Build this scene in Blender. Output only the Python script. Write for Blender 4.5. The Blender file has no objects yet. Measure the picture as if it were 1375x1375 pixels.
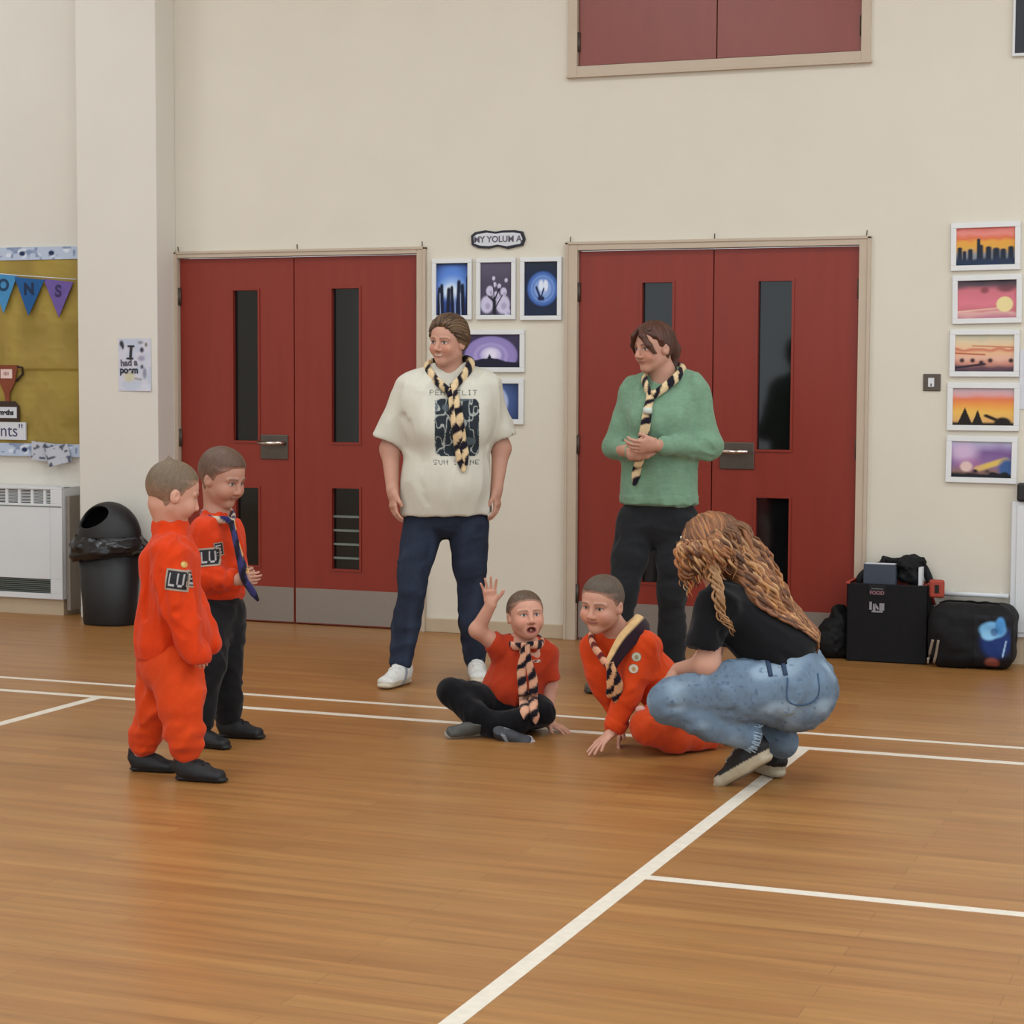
import bpy, math, random
import numpy as np
from mathutils import Vector, Matrix
random.seed(7); RNG = np.random.default_rng(7)
SC = bpy.context.scene
COL = SC.collection

# ------------------------------------------------------------------ camera geometry (metres, back wall at y = 0)
FPX = 2662.0
YAW, PITCH, ROLL = math.radians(21.0), math.radians(3.908), math.radians(-0.265)
CAM = np.array([3.84, -10.012, 1.41])
_f = np.array([-math.sin(YAW)*math.cos(PITCH), math.cos(YAW)*math.cos(PITCH), -math.sin(PITCH)])
_r0 = np.array([math.cos(YAW), math.sin(YAW), 0.0]); _d0 = np.cross(_f, _r0)
RIGHT = math.cos(ROLL)*_r0 + math.sin(ROLL)*_d0
DOWN = -math.sin(ROLL)*_r0 + math.cos(ROLL)*_d0
RT = _r0.copy()                                             # horizontal, to the right as seen from the doorway side
FWH = np.array([-math.sin(YAW), math.cos(YAW), 0.0])        # horizontal, away from the viewer
TW = -FWH
UP = np.array([0.0, 0.0, 1.0])

def ray(x, y): return _f + (x-687.5)/FPX*RIGHT + (y-687.5)/FPX*DOWN
def floor_at(x, y):
    q = ray(x, y); return CAM + q*(CAM[2]/-q[2])
def D(r, t, u):
    v = RT*r + TW*t + UP*u; return v/np.linalg.norm(v)
class Fig:
    """joints of one figure: a sight line met at the figure's own distance, moved 'off' metres towards the viewer"""
    def __init__(s, fx, fy):
        s.B = floor_at(fx, fy); s.dep = float((s.B-CAM) @ FWH)
    def J(s, x, y, off=0.0):
        q = ray(x, y); return CAM + q*((s.dep-off)/float(q @ FWH))

def lin(c):
    if isinstance(c, str): c = [int(c[i:i+2], 16) for i in (0, 2, 4)]
    c = np.asarray(c, float)/255.0
    return np.where(c <= 0.04045, c/12.92, ((c+0.055)/1.055)**2.4)

# ------------------------------------------------------------------ materials
def _new(name):
    m = bpy.data.materials.new(name); m.use_nodes = True
    nt = m.node_tree; return m, nt, nt.nodes['Principled BSDF']
def mat(name, rgb, rough=0.6, metal=0.0, var=0.06, scale=12.0, bump=0.0, bscale=200.0, spec=0.5, coat=0.0, stretch=None):
    m, nt, b = _new(name); N, L = nt.nodes, nt.links
    c = lin(rgb)
    tc = N.new('ShaderNodeTexCoord'); mp = N.new('ShaderNodeMapping')
    if stretch: mp.inputs['Scale'].default_value = stretch
    L.new(tc.outputs['Object'], mp.inputs['Vector'])
    no = N.new('ShaderNodeTexNoise'); no.inputs['Scale'].default_value = scale; no.inputs['Detail'].default_value = 4
    L.new(mp.outputs['Vector'], no.inputs['Vector'])
    rp = N.new('ShaderNodeValToRGB')
    rp.color_ramp.elements[0].position = 0.3; rp.color_ramp.elements[1].position = 0.7
    rp.color_ramp.elements[0].color = (*(c*(1-var)), 1); rp.color_ramp.elements[1].color = (*np.minimum(c*(1+var), 1), 1)
    L.new(no.outputs['Fac'], rp.inputs['Fac']); L.new(rp.outputs['Color'], b.inputs['Base Color'])
    b.inputs['Roughness'].default_value = rough; b.inputs['Metallic'].default_value = metal
    b.inputs['Specular IOR Level'].default_value = spec; b.inputs['Coat Weight'].default_value = coat
    if bump > 0:
        n2 = N.new('ShaderNodeTexNoise'); n2.inputs['Scale'].default_value = bscale; n2.inputs['Detail'].default_value = 3
        L.new(tc.outputs['Object'], n2.inputs['Vector'])
        bp = N.new('ShaderNodeBump'); bp.inputs['Strength'].default_value = bump; bp.inputs['Distance'].default_value = 0.01
        L.new(n2.outputs['Fac'], bp.inputs['Height']); L.new(bp.outputs['Normal'], b.inputs['Normal'])
    return m
def vmat(name, rough=0.85, bump=0.15, bscale=350.0, spec=0.3, sheen=0.0, sss=0.0):
    m, nt, b = _new(name); N, L = nt.nodes, nt.links
    at = N.new('ShaderNodeAttribute'); at.attribute_name = 'Col'
    L.new(at.outputs['Color'], b.inputs['Base Color'])
    b.inputs['Roughness'].default_value = rough; b.inputs['Specular IOR Level'].default_value = spec
    b.inputs['Sheen Weight'].default_value = sheen
    if sss:
        b.inputs['Subsurface Weight'].default_value = sss; b.inputs['Subsurface Radius'].default_value = (0.012, 0.004, 0.002)
        b.inputs['Subsurface Scale'].default_value = 1.0
    if bump:
        tc = N.new('ShaderNodeTexCoord'); n2 = N.new('ShaderNodeTexNoise'); n2.inputs['Scale'].default_value = bscale
        L.new(tc.outputs['Object'], n2.inputs['Vector'])
        bp = N.new('ShaderNodeBump'); bp.inputs['Strength'].default_value = bump; bp.inputs['Distance'].default_value = 0.004
        L.new(n2.outputs['Fac'], bp.inputs['Height']); L.new(bp.outputs['Normal'], b.inputs['Normal'])
    return m

M = {}
M['skin'] = vmat('skin', 0.55, 0.05, 500, 0.35)
M['cloth'] = vmat('cotton_cloth', 0.9, 0.25, 420, 0.15, 0.1)
M['knit'] = vmat('knitted_wool', 0.95, 0.5, 260, 0.1, 0.2)
M['denim'] = vmat('denim', 0.85, 0.3, 520, 0.2)
M['hair'] = vmat('hair', 0.5, 0.25, 300, 0.4)
M['shoe'] = vmat('shoe_leather', 0.55, 0.1, 200, 0.4)
M['paint'] = vmat('painted_paper', 0.6, 0.0, 1, 0.3)
M['bin_bag'] = vmat('bin_liner_plastic', 0.25, 0.0, 1, 0.5)
M['bag'] = vmat('bag_fabric', 0.7, 0.2, 300, 0.3)

# ------------------------------------------------------------------ mesh helpers
def raw_mesh(name, V, F, cols=None, material=None, parent=None, smooth=True, F3=None):
    V = np.ascontiguousarray(V, np.float32).reshape(-1, 3); F = np.asarray(F, np.int32).reshape(-1, 4)
    n3 = 0 if F3 is None else len(F3)
    me = bpy.data.meshes.new(name)
    me.vertices.add(len(V)); me.vertices.foreach_set('co', V.ravel())
    loops = F.ravel()
    starts = np.arange(len(F), dtype=np.int32)*4
    if n3:
        loops = np.concatenate([loops, np.asarray(F3, np.int32).ravel()])
        starts = np.concatenate([starts, len(F)*4 + np.arange(n3, dtype=np.int32)*3])
    me.loops.add(len(loops)); me.loops.foreach_set('vertex_index', np.ascontiguousarray(loops, np.int32))
    me.polygons.add(len(F)+n3); me.polygons.foreach_set('loop_start', np.ascontiguousarray(starts, np.int32))
    me.polygons.foreach_set('use_smooth', np.full(len(F)+n3, smooth, bool))
    me.update(calc_edges=True)
    if cols is not None:
        a = me.attributes.new('Col', 'FLOAT_COLOR', 'POINT')
        c = np.ones((len(V), 4), np.float32); c[:, :3] = np.clip(cols, 0, 1)
        a.data.foreach_set('color', c.ravel())
    me.validate()
    if material: me.materials.append(material)
    o = bpy.data.objects.new(name, me); COL.objects.link(o)
    if parent is not None: adopt(o, parent)
    return o
def adopt(o, parent):
    o.parent = parent
    o.matrix_parent_inverse = parent.matrix_basis.inverted()
def empty(name, loc):
    o = bpy.data.objects.new(name, None); o.location = [float(v) for v in loc]; o.empty_display_size = 0.1
    COL.objects.link(o); return o
def tag(o, label=None, cat=None, group=None, kind=None):
    if label: o['label'] = label
    if cat: o['category'] = cat
    if group: o['group'] = group
    if kind: o['kind'] = kind
    return o
class Box:
    """collects boxes, prisms and tubes into ONE mesh object"""
    def __init__(s): s.V = []; s.F = []; s.T = []; s.C = []; s.n = 0
    def add(s, V, F, T=None, c=None):
        V = np.asarray(V, float).reshape(-1, 3)
        s.V.append(V)
        if len(F): s.F.append(np.asarray(F).reshape(-1, 4)+s.n)
        if T is not None and len(T): s.T.append(np.asarray(T).reshape(-1, 3)+s.n)
        cc = np.zeros((len(V), 3)) if c is None else np.broadcast_to(np.asarray(c, float), (len(V), 3))
        s.C.append(cc); s.n += len(V); return s
    def box(s, x0, x1, y0, y1, z0, z1, c=None):
        V = [(x, y, z) for x in (x0, x1) for y in (y0, y1) for z in (z0, z1)]
        return s.add(V, [(0,1,3,2),(4,6,7,5),(0,4,5,1),(2,3,7,6),(0,2,6,4),(1,5,7,3)], None, c)
    def prism(s, pts, y0, y1, c=None):
        """polygon in x,z (counter-clockwise seen from the room) between y0 (front) and y1"""
        n = len(pts); V = [(x, y0, z) for x, z in pts]+[(x, y1, z) for x, z in pts]
        ctr = np.mean(pts, 0); V += [(ctr[0], y0, ctr[1]), (ctr[0], y1, ctr[1])]
        F = [(i, i+n, (i+1) % n+n, (i+1) % n) for i in range(n)]
        T = [(2*n, i, (i+1) % n) for i in range(n)]+[(2*n+1, (i+1) % n+n, i+n) for i in range(n)]
        return s.add(V, F, T, c)
    def tube(s, path, r, n=8, c=None, closed=False, flat=1.0, hint=None):
        V, F, _, _ = tube(path, r, n, flat, hint); return s.add(V, F, None, c)
    def build(s, name, material, parent=None, smooth=False, bevel=0.0, seg=2, vc=False):
        V = np.concatenate(s.V); F = np.concatenate(s.F) if s.F else np.zeros((0, 4))
        T = np.concatenate(s.T) if s.T else None
        o = raw_mesh(name, V, F, np.concatenate(s.C) if vc else None, material, parent, smooth, T)
        if bevel:
            md = o.modifiers.new('edge', 'BEVEL'); md.width = bevel; md.segments = seg; md.limit_method = 'ANGLE'
        return o
def spline(P, n):
    P = np.asarray(P, float)
    if len(P) == 2: return P[0]+(P[1]-P[0])*np.linspace(0, 1, n)[:, None]
    Q = np.vstack([2*P[0]-P[1], P, 2*P[-1]-P[-2]])
    L = np.concatenate([[0], np.cumsum(np.linalg.norm(np.diff(P, axis=0), axis=1))]); s = np.linspace(0, L[-1], n)
    i = np.clip(np.searchsorted(L, s, side='right')-1, 0, len(P)-2)
    t = ((s-L[i])/np.maximum(L[i+1]-L[i], 1e-9))[:, None]
    a, b, c, d = Q[i], Q[i+1], Q[i+2], Q[i+3]
    return 0.5*((2*b)+(-a+c)*t+(2*a-5*b+4*c-d)*t**2+(-a+3*b-3*c+d)*t**3)
def tube(path, r, n=10, flat=1.0, hint=None):
    """sweep; r radius (or list), flat = thickness/width, hint = direction the flat side looks to. returns V, F, s, theta"""
    P = np.asarray(path, float); m = len(P); r = np.broadcast_to(np.asarray(r, float), (m,))
    T = np.gradient(P, axis=0); T /= np.linalg.norm(T, axis=1)[:, None]+1e-12
    h = np.array(hint if hint is not None else (0.3, 0.2, 0.9), float)
    h = np.broadcast_to(h, (m, 3))
    W = np.cross(T, h); W /= np.linalg.norm(W, axis=1)[:, None]+1e-12
    H = np.cross(W, T)
    th = np.linspace(0, 2*np.pi, n, endpoint=False)
    R = np.concatenate([[1e-4], r, [1e-4]]); P2 = np.vstack([P[:1], P, P[-1:]]); W2 = np.vstack([W[:1], W, W[-1:]]); H2 = np.vstack([H[:1], H, H[-1:]])
    V = P2[:, None]+(np.cos(th)[None, :, None]*W2[:, None]+flat*np.sin(th)[None, :, None]*H2[:, None])*R[:, None, None]
    k = m+2
    i, j = np.meshgrid(np.arange(k-1), np.arange(n), indexing='ij')
    F = np.stack([i*n+j, i*n+(j+1) % n, (i+1)*n+(j+1) % n, (i+1)*n+j], -1).reshape(-1, 4)
    s = np.concatenate([[0], np.cumsum(np.linalg.norm(np.diff(P2, axis=0), axis=1))])
    return V.reshape(-1, 3), F, np.repeat(s, n), np.tile(th, k)
def vnoise(P, scale, seed=0):
    q = np.asarray(P)/np.asarray(scale); i = np.floor(q).astype(np.int64); f = q-i; f = f*f*(3-2*f)
    def h(a, b, c):
        n = (a*73856093) ^ (b*19349663) ^ (c*83492791) ^ (seed*2654435761)
        n = (n ^ (n >> 13))*1274126177; n = n ^ (n >> 16)
        return (n & 0xffff)/65535.0
    r = 0
    for dx in (0, 1):
        for dy in (0, 1):
            for dz in (0, 1):
                w = (f[..., 0] if dx else 1-f[..., 0])*(f[..., 1] if dy else 1-f[..., 1])*(f[..., 2] if dz else 1-f[..., 2])
                r = r+w*h(i[..., 0]+dx, i[..., 1]+dy, i[..., 2]+dz)
    return r*2-1
def sstep(a, b, x):
    t = np.clip((x-a)/(b-a), 0, 1); return t*t*(3-2*t)
def mix(a, b, t):
    t = np.asarray(t)[..., None]; return a*(1-t)+np.asarray(b)*t

# ------------------------------------------------------------------ signed distance modelling, meshed into one continuous surface
class Seg:
    def __init__(s, a, b, ra, rb=None, q=1.0, side=None, cap=None):
        s.a = np.array(a, float); s.b = np.array(b, float); s.ra = ra; s.rb = ra if rb is None else rb
        s.q = q if isinstance(q, tuple) else (q, q); s.side = side; s.cap = cap
        ax = s.b-s.a; s.L = np.linalg.norm(ax)+1e-9; s.e = ax/s.L
        if side is not None:
            u = np.array(side, float); u = u-s.e*(u@s.e); s.u = u/np.linalg.norm(u); s.v = np.cross(s.e, s.u)
        m = max(s.ra, s.rb)*max(1, *s.q); s.lo = np.minimum(s.a, s.b)-m; s.hi = np.maximum(s.a, s.b)+m
    def __call__(s, x, y, z):
        x = x-s.a[0]; y = y-s.a[1]; z = z-s.a[2]
        w = x*s.e[0]+y*s.e[1]+z*s.e[2]; t = np.clip(w/s.L, 0, 1); R = s.ra+(s.rb-s.ra)*t
        if s.side is None and s.cap is None:
            w = t*s.L
            return np.sqrt((x-w*s.e[0])**2+(y-w*s.e[1])**2+(z-w*s.e[2])**2)-R
        if s.side is None:
            pe = w-t*s.L; rr = np.sqrt(np.maximum(x*x+y*y+z*z-w*w, 0))
            k0 = np.sqrt((rr/R)**2+(pe/s.cap)**2); k1 = np.sqrt((rr/R**2)**2+(pe/s.cap**2)**2)+1e-9
            return np.where(k0 > 0.15, k0*(k0-1)/k1, -np.minimum(R, s.cap)*0.85)
        pu = x*s.u[0]+y*s.u[1]+z*s.u[2]; pv = x*s.v[0]+y*s.v[1]+z*s.v[2]; pe = w-t*s.L
        B = R*(s.q[0]+(s.q[1]-s.q[0])*t); C = s.cap if s.cap is not None else np.minimum(R, B)
        k0 = np.sqrt((pu/R)**2+(pv/B)**2+(pe/C)**2); k1 = np.sqrt((pu/R**2)**2+(pv/B**2)**2+(pe/C**2)**2)+1e-9
        return np.where(k0 > 0.15, k0*(k0-1)/k1, -np.minimum(R, B)*0.85)
class Ell:
    def __init__(s, c, r, Rm=None):
        s.c = np.array(c, float); s.r = np.broadcast_to(np.asarray(r, float), (3,)); s.R = np.eye(3) if Rm is None else Rm
        m = s.r.max(); s.lo = s.c-m; s.hi = s.c+m
    def __call__(s, x, y, z):
        x = x-s.c[0]; y = y-s.c[1]; z = z-s.c[2]
        p = [(x*s.R[0, i]+y*s.R[1, i]+z*s.R[2, i])/s.r[i] for i in range(3)]
        k0 = np.sqrt(p[0]**2+p[1]**2+p[2]**2); k1 = np.sqrt((p[0]/s.r[0])**2+(p[1]/s.r[1])**2+(p[2]/s.r[2])**2)+1e-9
        return np.where(k0 > 0.1, k0*(k0-1)/k1, -s.r.min()*0.9)
class RBox:
    def __init__(s, c, half, rad, Rm=None):
        s.c = np.array(c, float); s.h = np.array(half, float)-rad; s.rad = rad; s.R = np.eye(3) if Rm is None else Rm
        m = np.linalg.norm(half); s.lo = s.c-m; s.hi = s.c+m
    def __call__(s, x, y, z):
        x = x-s.c[0]; y = y-s.c[1]; z = z-s.c[2]
        q = [np.abs(x*s.R[0, i]+y*s.R[1, i]+z*s.R[2, i])-s.h[i] for i in range(3)]
        return np.sqrt(np.maximum(q[0], 0)**2+np.maximum(q[1], 0)**2+np.maximum(q[2], 0)**2)+np.minimum(np.maximum(np.maximum(q[0], q[1]), q[2]), 0)-s.rad
class Half:
    """half space: inside where (p-c).n < 0"""
    def __init__(s, c, n): s.c = np.array(c, float); s.n = np.array(n, float)/np.linalg.norm(n); s.lo = None
    def __call__(s, x, y, z): return (x-s.c[0])*s.n[0]+(y-s.c[1])*s.n[1]+(z-s.c[2])*s.n[2]
def U(p, k=0.02): return ('u', p, k)
def S(p, k=0.01): return ('s', p, k)
def I(p, k=0.004): return ('i', p, k)
def Dsp(fn, band=0.05): return ('d', fn, band)
def Blur(n=3): return ('b', n, 0)
def smin(a, b, k):
    if k <= 0: return np.minimum(a, b)
    h = np.maximum(k-np.abs(a-b), 0)/k
    return np.minimum(a, b)-h*h*(k*0.25)
class Vol:
    def __init__(s, ops, h=0.006, fine=(), pad=0.02):
        us = [p for o, p, k in ops if o == 'u']
        lo = np.min([p.lo for p in us], 0)-pad; hi = np.max([p.hi for p in us], 0)+pad
        s.ax = []
        for a in range(3):
            c = [lo[a]]
            while c[-1] < hi[a]:
                st = h
                for fl, fh, fhh in fine:
                    if fl[a]-h < c[-1] < fh[a]: st = min(st, fhh)
                c.append(c[-1]+st)
            s.ax.append(np.array(c))
        s.v = np.full([len(c) for c in s.ax], 1.0, np.float32)
        for o, p, k in ops:
            if o == 'd':
                idx = np.nonzero(np.abs(s.v) < k)
                if len(idx[0]):
                    P = np.stack([s.ax[a][idx[a]] for a in range(3)], -1)
                    s.v[idx] += p(P).astype(np.float32)
                continue
            if o == 'b':
                np.clip(s.v, -.07, .07, out=s.v)
                for _ in range(2):
                    for a in range(3):
                        c = np.cumsum(np.concatenate([np.repeat(np.take(s.v, [0], a), p+1, a), s.v, np.repeat(np.take(s.v, [-1], a), p, a)], a), a, dtype=np.float64)
                        n_ = s.v.shape[a]; s.v = ((np.take(c, np.arange(2*p+1, 2*p+1+n_), a)-np.take(c, np.arange(0, n_), a))/(2*p+1)).astype(np.float32)
                continue
            if p.lo is None: w = (slice(None),)*3
            else:
                m = k+3*h
                w = tuple(slice(max(0, np.searchsorted(s.ax[a], p.lo[a]-m)), np.searchsorted(s.ax[a], p.hi[a]+m)) for a in range(3))
            x = s.ax[0][w[0]][:, None, None]; y = s.ax[1][w[1]][None, :, None]; z = s.ax[2][w[2]][None, None, :]
            if x.size*y.size*z.size == 0: continue
            d = p(x, y, z).astype(np.float32); old = s.v[w]
            if o == 'u': s.v[w] = smin(old, d, k)
            elif o == 's': s.v[w] = -smin(-old, d, k)
            else: s.v[w] = -smin(-old, -np.broadcast_to(d, old.shape), k)
    def sample(s, P):
        P = np.atleast_2d(P); ix = []; fr = []
        for a in range(3):
            i = np.clip(np.searchsorted(s.ax[a], P[:, a])-1, 0, len(s.ax[a])-2)
            ix.append(i); fr.append(np.clip((P[:, a]-s.ax[a][i])/(s.ax[a][i+1]-s.ax[a][i]), 0, 1))
        r = 0
        for dx in (0, 1):
            for dy in (0, 1):
                for dz in (0, 1):
                    w = (fr[0] if dx else 1-fr[0])*(fr[1] if dy else 1-fr[1])*(fr[2] if dz else 1-fr[2])
                    r = r+w*s.v[ix[0]+dx, ix[1]+dy, ix[2]+dz]
        return r
    def mesh(s):
        v = s.v; sg = v < 0; nx, ny, nz = v.shape
        cnt = np.zeros((nx-1, ny-1, nz-1), np.int8)
        for i in (0, 1):
            for j in (0, 1):
                for k in (0, 1): cnt += sg[i:nx-1+i, j:ny-1+j, k:nz-1+k]
        A, B, C = np.nonzero((cnt > 0) & (cnt < 8)); n = len(A)
        idx = np.full(cnt.shape, -1, np.int32); idx[A, B, C] = np.arange(n)
        acc = np.zeros((n, 3)); num = np.zeros(n)
        for ax in range(3):
            o = [a for a in range(3) if a != ax]
            for p in (0, 1):
                for q in (0, 1):
                    o1 = [0, 0, 0]; o1[o[0]] = p; o1[o[1]] = q; o2 = list(o1); o2[ax] = 1
                    a = v[A+o1[0], B+o1[1], C+o1[2]]; b = v[A+o2[0], B+o2[1], C+o2[2]]
                    m = (a < 0) != (b < 0); t = a[m]/(a[m]-b[m])
                    for d, I_ in ((0, A), (1, B), (2, C)):
                        c1 = s.ax[d][I_[m]+o1[d]]; c2 = s.ax[d][I_[m]+o2[d]]
                        acc[m, d] += c1*(1-t)+c2*t
                    num[m] += 1
        P = acc/np.maximum(num, 1)[:, None]
        Fs = []
        def quads(i, j, k, q, flip):
            F = np.stack(q, 1); F[flip] = F[flip][:, ::-1]; Fs.append(F[(F >= 0).all(1)])
        i, j, k = np.nonzero(sg[:-1, 1:-1, 1:-1] != sg[1:, 1:-1, 1:-1]); j += 1; k += 1
        quads(i, j, k, (idx[i, j-1, k-1], idx[i, j, k-1], idx[i, j, k], idx[i, j-1, k]), ~sg[i, j, k])
        i, j, k = np.nonzero(sg[1:-1, :-1, 1:-1] != sg[1:-1, 1:, 1:-1]); i += 1; k += 1
        quads(i, j, k, (idx[i-1, j, k-1], idx[i-1, j, k], idx[i, j, k], idx[i, j, k-1]), ~sg[i, j, k])
        i, j, k = np.nonzero(sg[1:-1, 1:-1, :-1] != sg[1:-1, 1:-1, 1:]); i += 1; j += 1
        quads(i, j, k, (idx[i-1, j-1, k], idx[i, j-1, k], idx[i, j, k], idx[i-1, j, k]), ~sg[i, j, k])
        return P, np.concatenate(Fs)
    def build(s, name, material, colfn, parent=None):
        P, F = s.mesh(); return raw_mesh(name, P, F, colfn(P), material, parent)
    def drop(s, P, direction, clear=0.002, reach=0.4):
        """move each point along 'direction' (from reach in front) until it rests 'clear' above the surface"""
        P = np.atleast_2d(np.asarray(P, float)); d = np.asarray(direction, float)
        Q = P-d*reach; t = np.zeros(len(P))
        for _ in range(90):
            q = Q+d*t[:, None]; inb = np.ones(len(P), bool)
            for a in range(3): inb &= (q[:, a] > s.ax[a][0]) & (q[:, a] < s.ax[a][-1])
            f = np.where(inb, s.sample(q), 0.05); t += np.where(f > clear, np.clip(0.6*(f-clear), 0.0008, 0.03), 0)
        hit = t < 1.9*reach
        out = Q+d*t[:, None]; out[~hit] = P[~hit]
        return out

def drop_on(vols, P, direction, clear=.002, reach=.3):
    """rest points on whichever of several surfaces is met first"""
    d = np.asarray(direction, float); Q = [v.drop(P, d, clear, reach) for v in vols]; t = np.stack([(q-P)@d for q in Q], 0); i = t.argmin(0)
    return np.stack(Q, 0)[i, np.arange(len(P))]
# ================================================================== THE SETTING
M['wall'] = mat('wall_paint', 'd8d0c1', 0.75, var=0.015, scale=3, bump=0.04, bscale=60, spec=0.25)
M['wall_lamplit'] = mat('wall_paint_lamplit', 'd8d2c8', 0.75, var=0.015, scale=3, bump=0.04, bscale=60, spec=0.25)  # wall paint made whiter, glow of a nearby lamp put into the colour
M['ceil'] = mat('ceiling_paint', 'e6e3dc', 0.9, var=0.02)
M['frame'] = mat('door_frame_paint', 'bcaa96', 0.5, var=0.03, scale=8)
M['skirt'] = mat('skirting_paint', 'b9a58b', 0.5, var=0.03, scale=8)
M['door'] = mat('red_laminate', '842a1b', 0.42, var=0.05, scale=3, spec=0.4, stretch=(6, 6, 0.7))
M['hatch'] = mat('red_gloss_panel', '803426', 0.3, var=0.05, scale=3, spec=0.6, stretch=(3, 3, 1))
M['glass'] = mat('dark_pane', '0d0f10', 0.08, var=0.1, scale=3, spec=0.5)
M['steel'] = mat('brushed_steel', '938a82', 0.42, 0.75, var=0.05, scale=30, stretch=(1, 1, 20))
M['dsteel'] = mat('dull_steel', '5a5149', 0.45, 0.6, var=0.08, scale=20)
M['chrome'] = mat('polished_steel', 'd8d2cc', 0.2, 1.0, var=0.02)
M['white'] = mat('white_enamel', 'd5d6d8', 0.4, var=0.015, scale=4)
M['line'] = mat('court_line_paint', 'd9cfc0', 0.5, var=0.06, scale=30)
M['black'] = mat('black_plastic', '151517', 0.5, var=0.12, scale=20)
M['dark'] = mat('shadow_gap', '0b0a0a', 0.9)
M['grille'] = mat('grille_grey', '6f7670', 0.6, var=0.05)
M['picframe'] = mat('white_frame', 'dcdcdc', 0.45, var=0.02)

def floor_material():
    m, nt, b = _new('wood_strip_floor'); N, L = nt.nodes, nt.links
    tc = N.new('ShaderNodeTexCoord')
    br = N.new('ShaderNodeTexBrick'); br.inputs['Scale'].default_value = 1.0
    br.inputs['Brick Width'].default_value = 1.1; br.inputs['Row Height'].default_value = 0.085
    br.inputs['Mortar Size'].default_value = 0.0012; br.inputs['Mortar Smooth'].default_value = 0.4
    br.inputs['Color1'].default_value = (*lin('9d6d3c'), 1); br.inputs['Color2'].default_value = (*lin('a67844'), 1)
    br.inputs['Mortar'].default_value = (*lin('825a31'), 1)
    br.offset = 0.37
    L.new(tc.outputs['Object'], br.inputs['Vector'])
    mp = N.new('ShaderNodeMapping'); mp.inputs['Scale'].default_value = (0.9, 14.0, 1.0)
    L.new(tc.outputs['Object'], mp.inputs['Vector'])
    no = N.new('ShaderNodeTexNoise'); no.inputs['Scale'].default_value = 1.6; no.inputs['Detail'].default_value = 6; no.inputs['Roughness'].default_value = 0.6
    L.new(mp.outputs['Vector'], no.inputs['Vector'])
    rp = N.new('ShaderNodeValToRGB'); rp.color_ramp.elements[0].position = 0.3; rp.color_ramp.elements[1].position = 0.72
    rp.color_ramp.elements[0].color = (0.74, 0.70, 0.66, 1); rp.color_ramp.elements[1].color = (1.12, 1.1, 1.06, 1)
    L.new(no.outputs['Fac'], rp.inputs['Fac'])
    mx = N.new('ShaderNodeMix'); mx.data_type = 'RGBA'; mx.blend_type = 'MULTIPLY'; mx.inputs['Factor'].default_value = 1.0
    L.new(br.outputs['Color'], mx.inputs['A']); L.new(rp.outputs['Color'], mx.inputs['B'])
    L.new(mx.outputs['Result'], b.inputs['Base Color'])
    b.inputs['Roughness'].default_value = 0.36; b.inputs['Specular IOR Level'].default_value = 0.45
    return m
M['floor'] = floor_material()

fl = Box().box(-7, 8, -13, 0.2, -0.1, 0).build('floor', M['floor']); tag(fl, 'pale brown wooden strip sports hall floor', 'floor', kind='structure')
def mark(x0, x1, y0, y1):
    o = Box().box(x0, x1, y0, y1, -0.001, 0.0008).build('court_line', M['line'], fl); return o
mark(-6, 8, -2.32, -2.28); mark(-6, 8, -2.642, -2.592); mark(2.175, 2.225, -12, -2.642)
mark(2.225, 8, -4.745, -4.70); mark(-0.957, -0.905, -12, -2.642)

w = Box()
DX = (-2.08, -0.54, 0.335, 1.893)
w.box(-2.607, DX[0], 0, .15, 0, 5.0); w.box(DX[0], DX[1], 0, .15, 2.09, 5.0); w.box(DX[1], DX[2], 0, .15, 0, 5.0)
w.box(DX[2], DX[3], 0, .15, 2.09, 3.02); w.box(DX[2], DX[3], 0, .15, 4.1, 5.0); w.box(DX[3], 8, 0, .15, 0, 5.0)
tag(w.build('wall_back', M['wall']), 'cream painted hall wall holding the red double doors', 'wall', kind='structure')
tag(Box().box(-7, -2.607, 0, .15, 0, 5.0).build('wall_alcove', M['wall_lamplit']), 'lamp-whitened wall behind the gold notice board', 'wall', kind='structure')
tag(Box().box(-2.606, -2.08, -0.21, 0, 0, 5.0).build('pillar', M['wall_lamplit'], bevel=0.006), 'cream square pillar left of the left double doors', 'pillar', kind='structure')
tag(Box().box(-7, 8, -13, 0.15, 5.0, 5.1).build('ceiling', M['ceil']), 'white hall ceiling', 'ceiling', kind='structure')
tag(Box().box(-7.1, -7, -13, 0.15, 0, 5.0).build('wall_left', M['wall']), 'cream painted side wall of the hall', 'wall', kind='structure')
for i, (a, b_) in enumerate(((-0.51, 0.306), (1.922, 2.64))):
    tag(Box().box(a, b_, -0.014, 0.0, 0, 0.078).build('baseboard_back' if not i else 'baseboard_right', M['skirt'], bevel=0.004),
        ('beige skirting between the two pairs of red doors', 'beige skirting right of the right red doors')[i], 'skirting', kind='structure')

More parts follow.
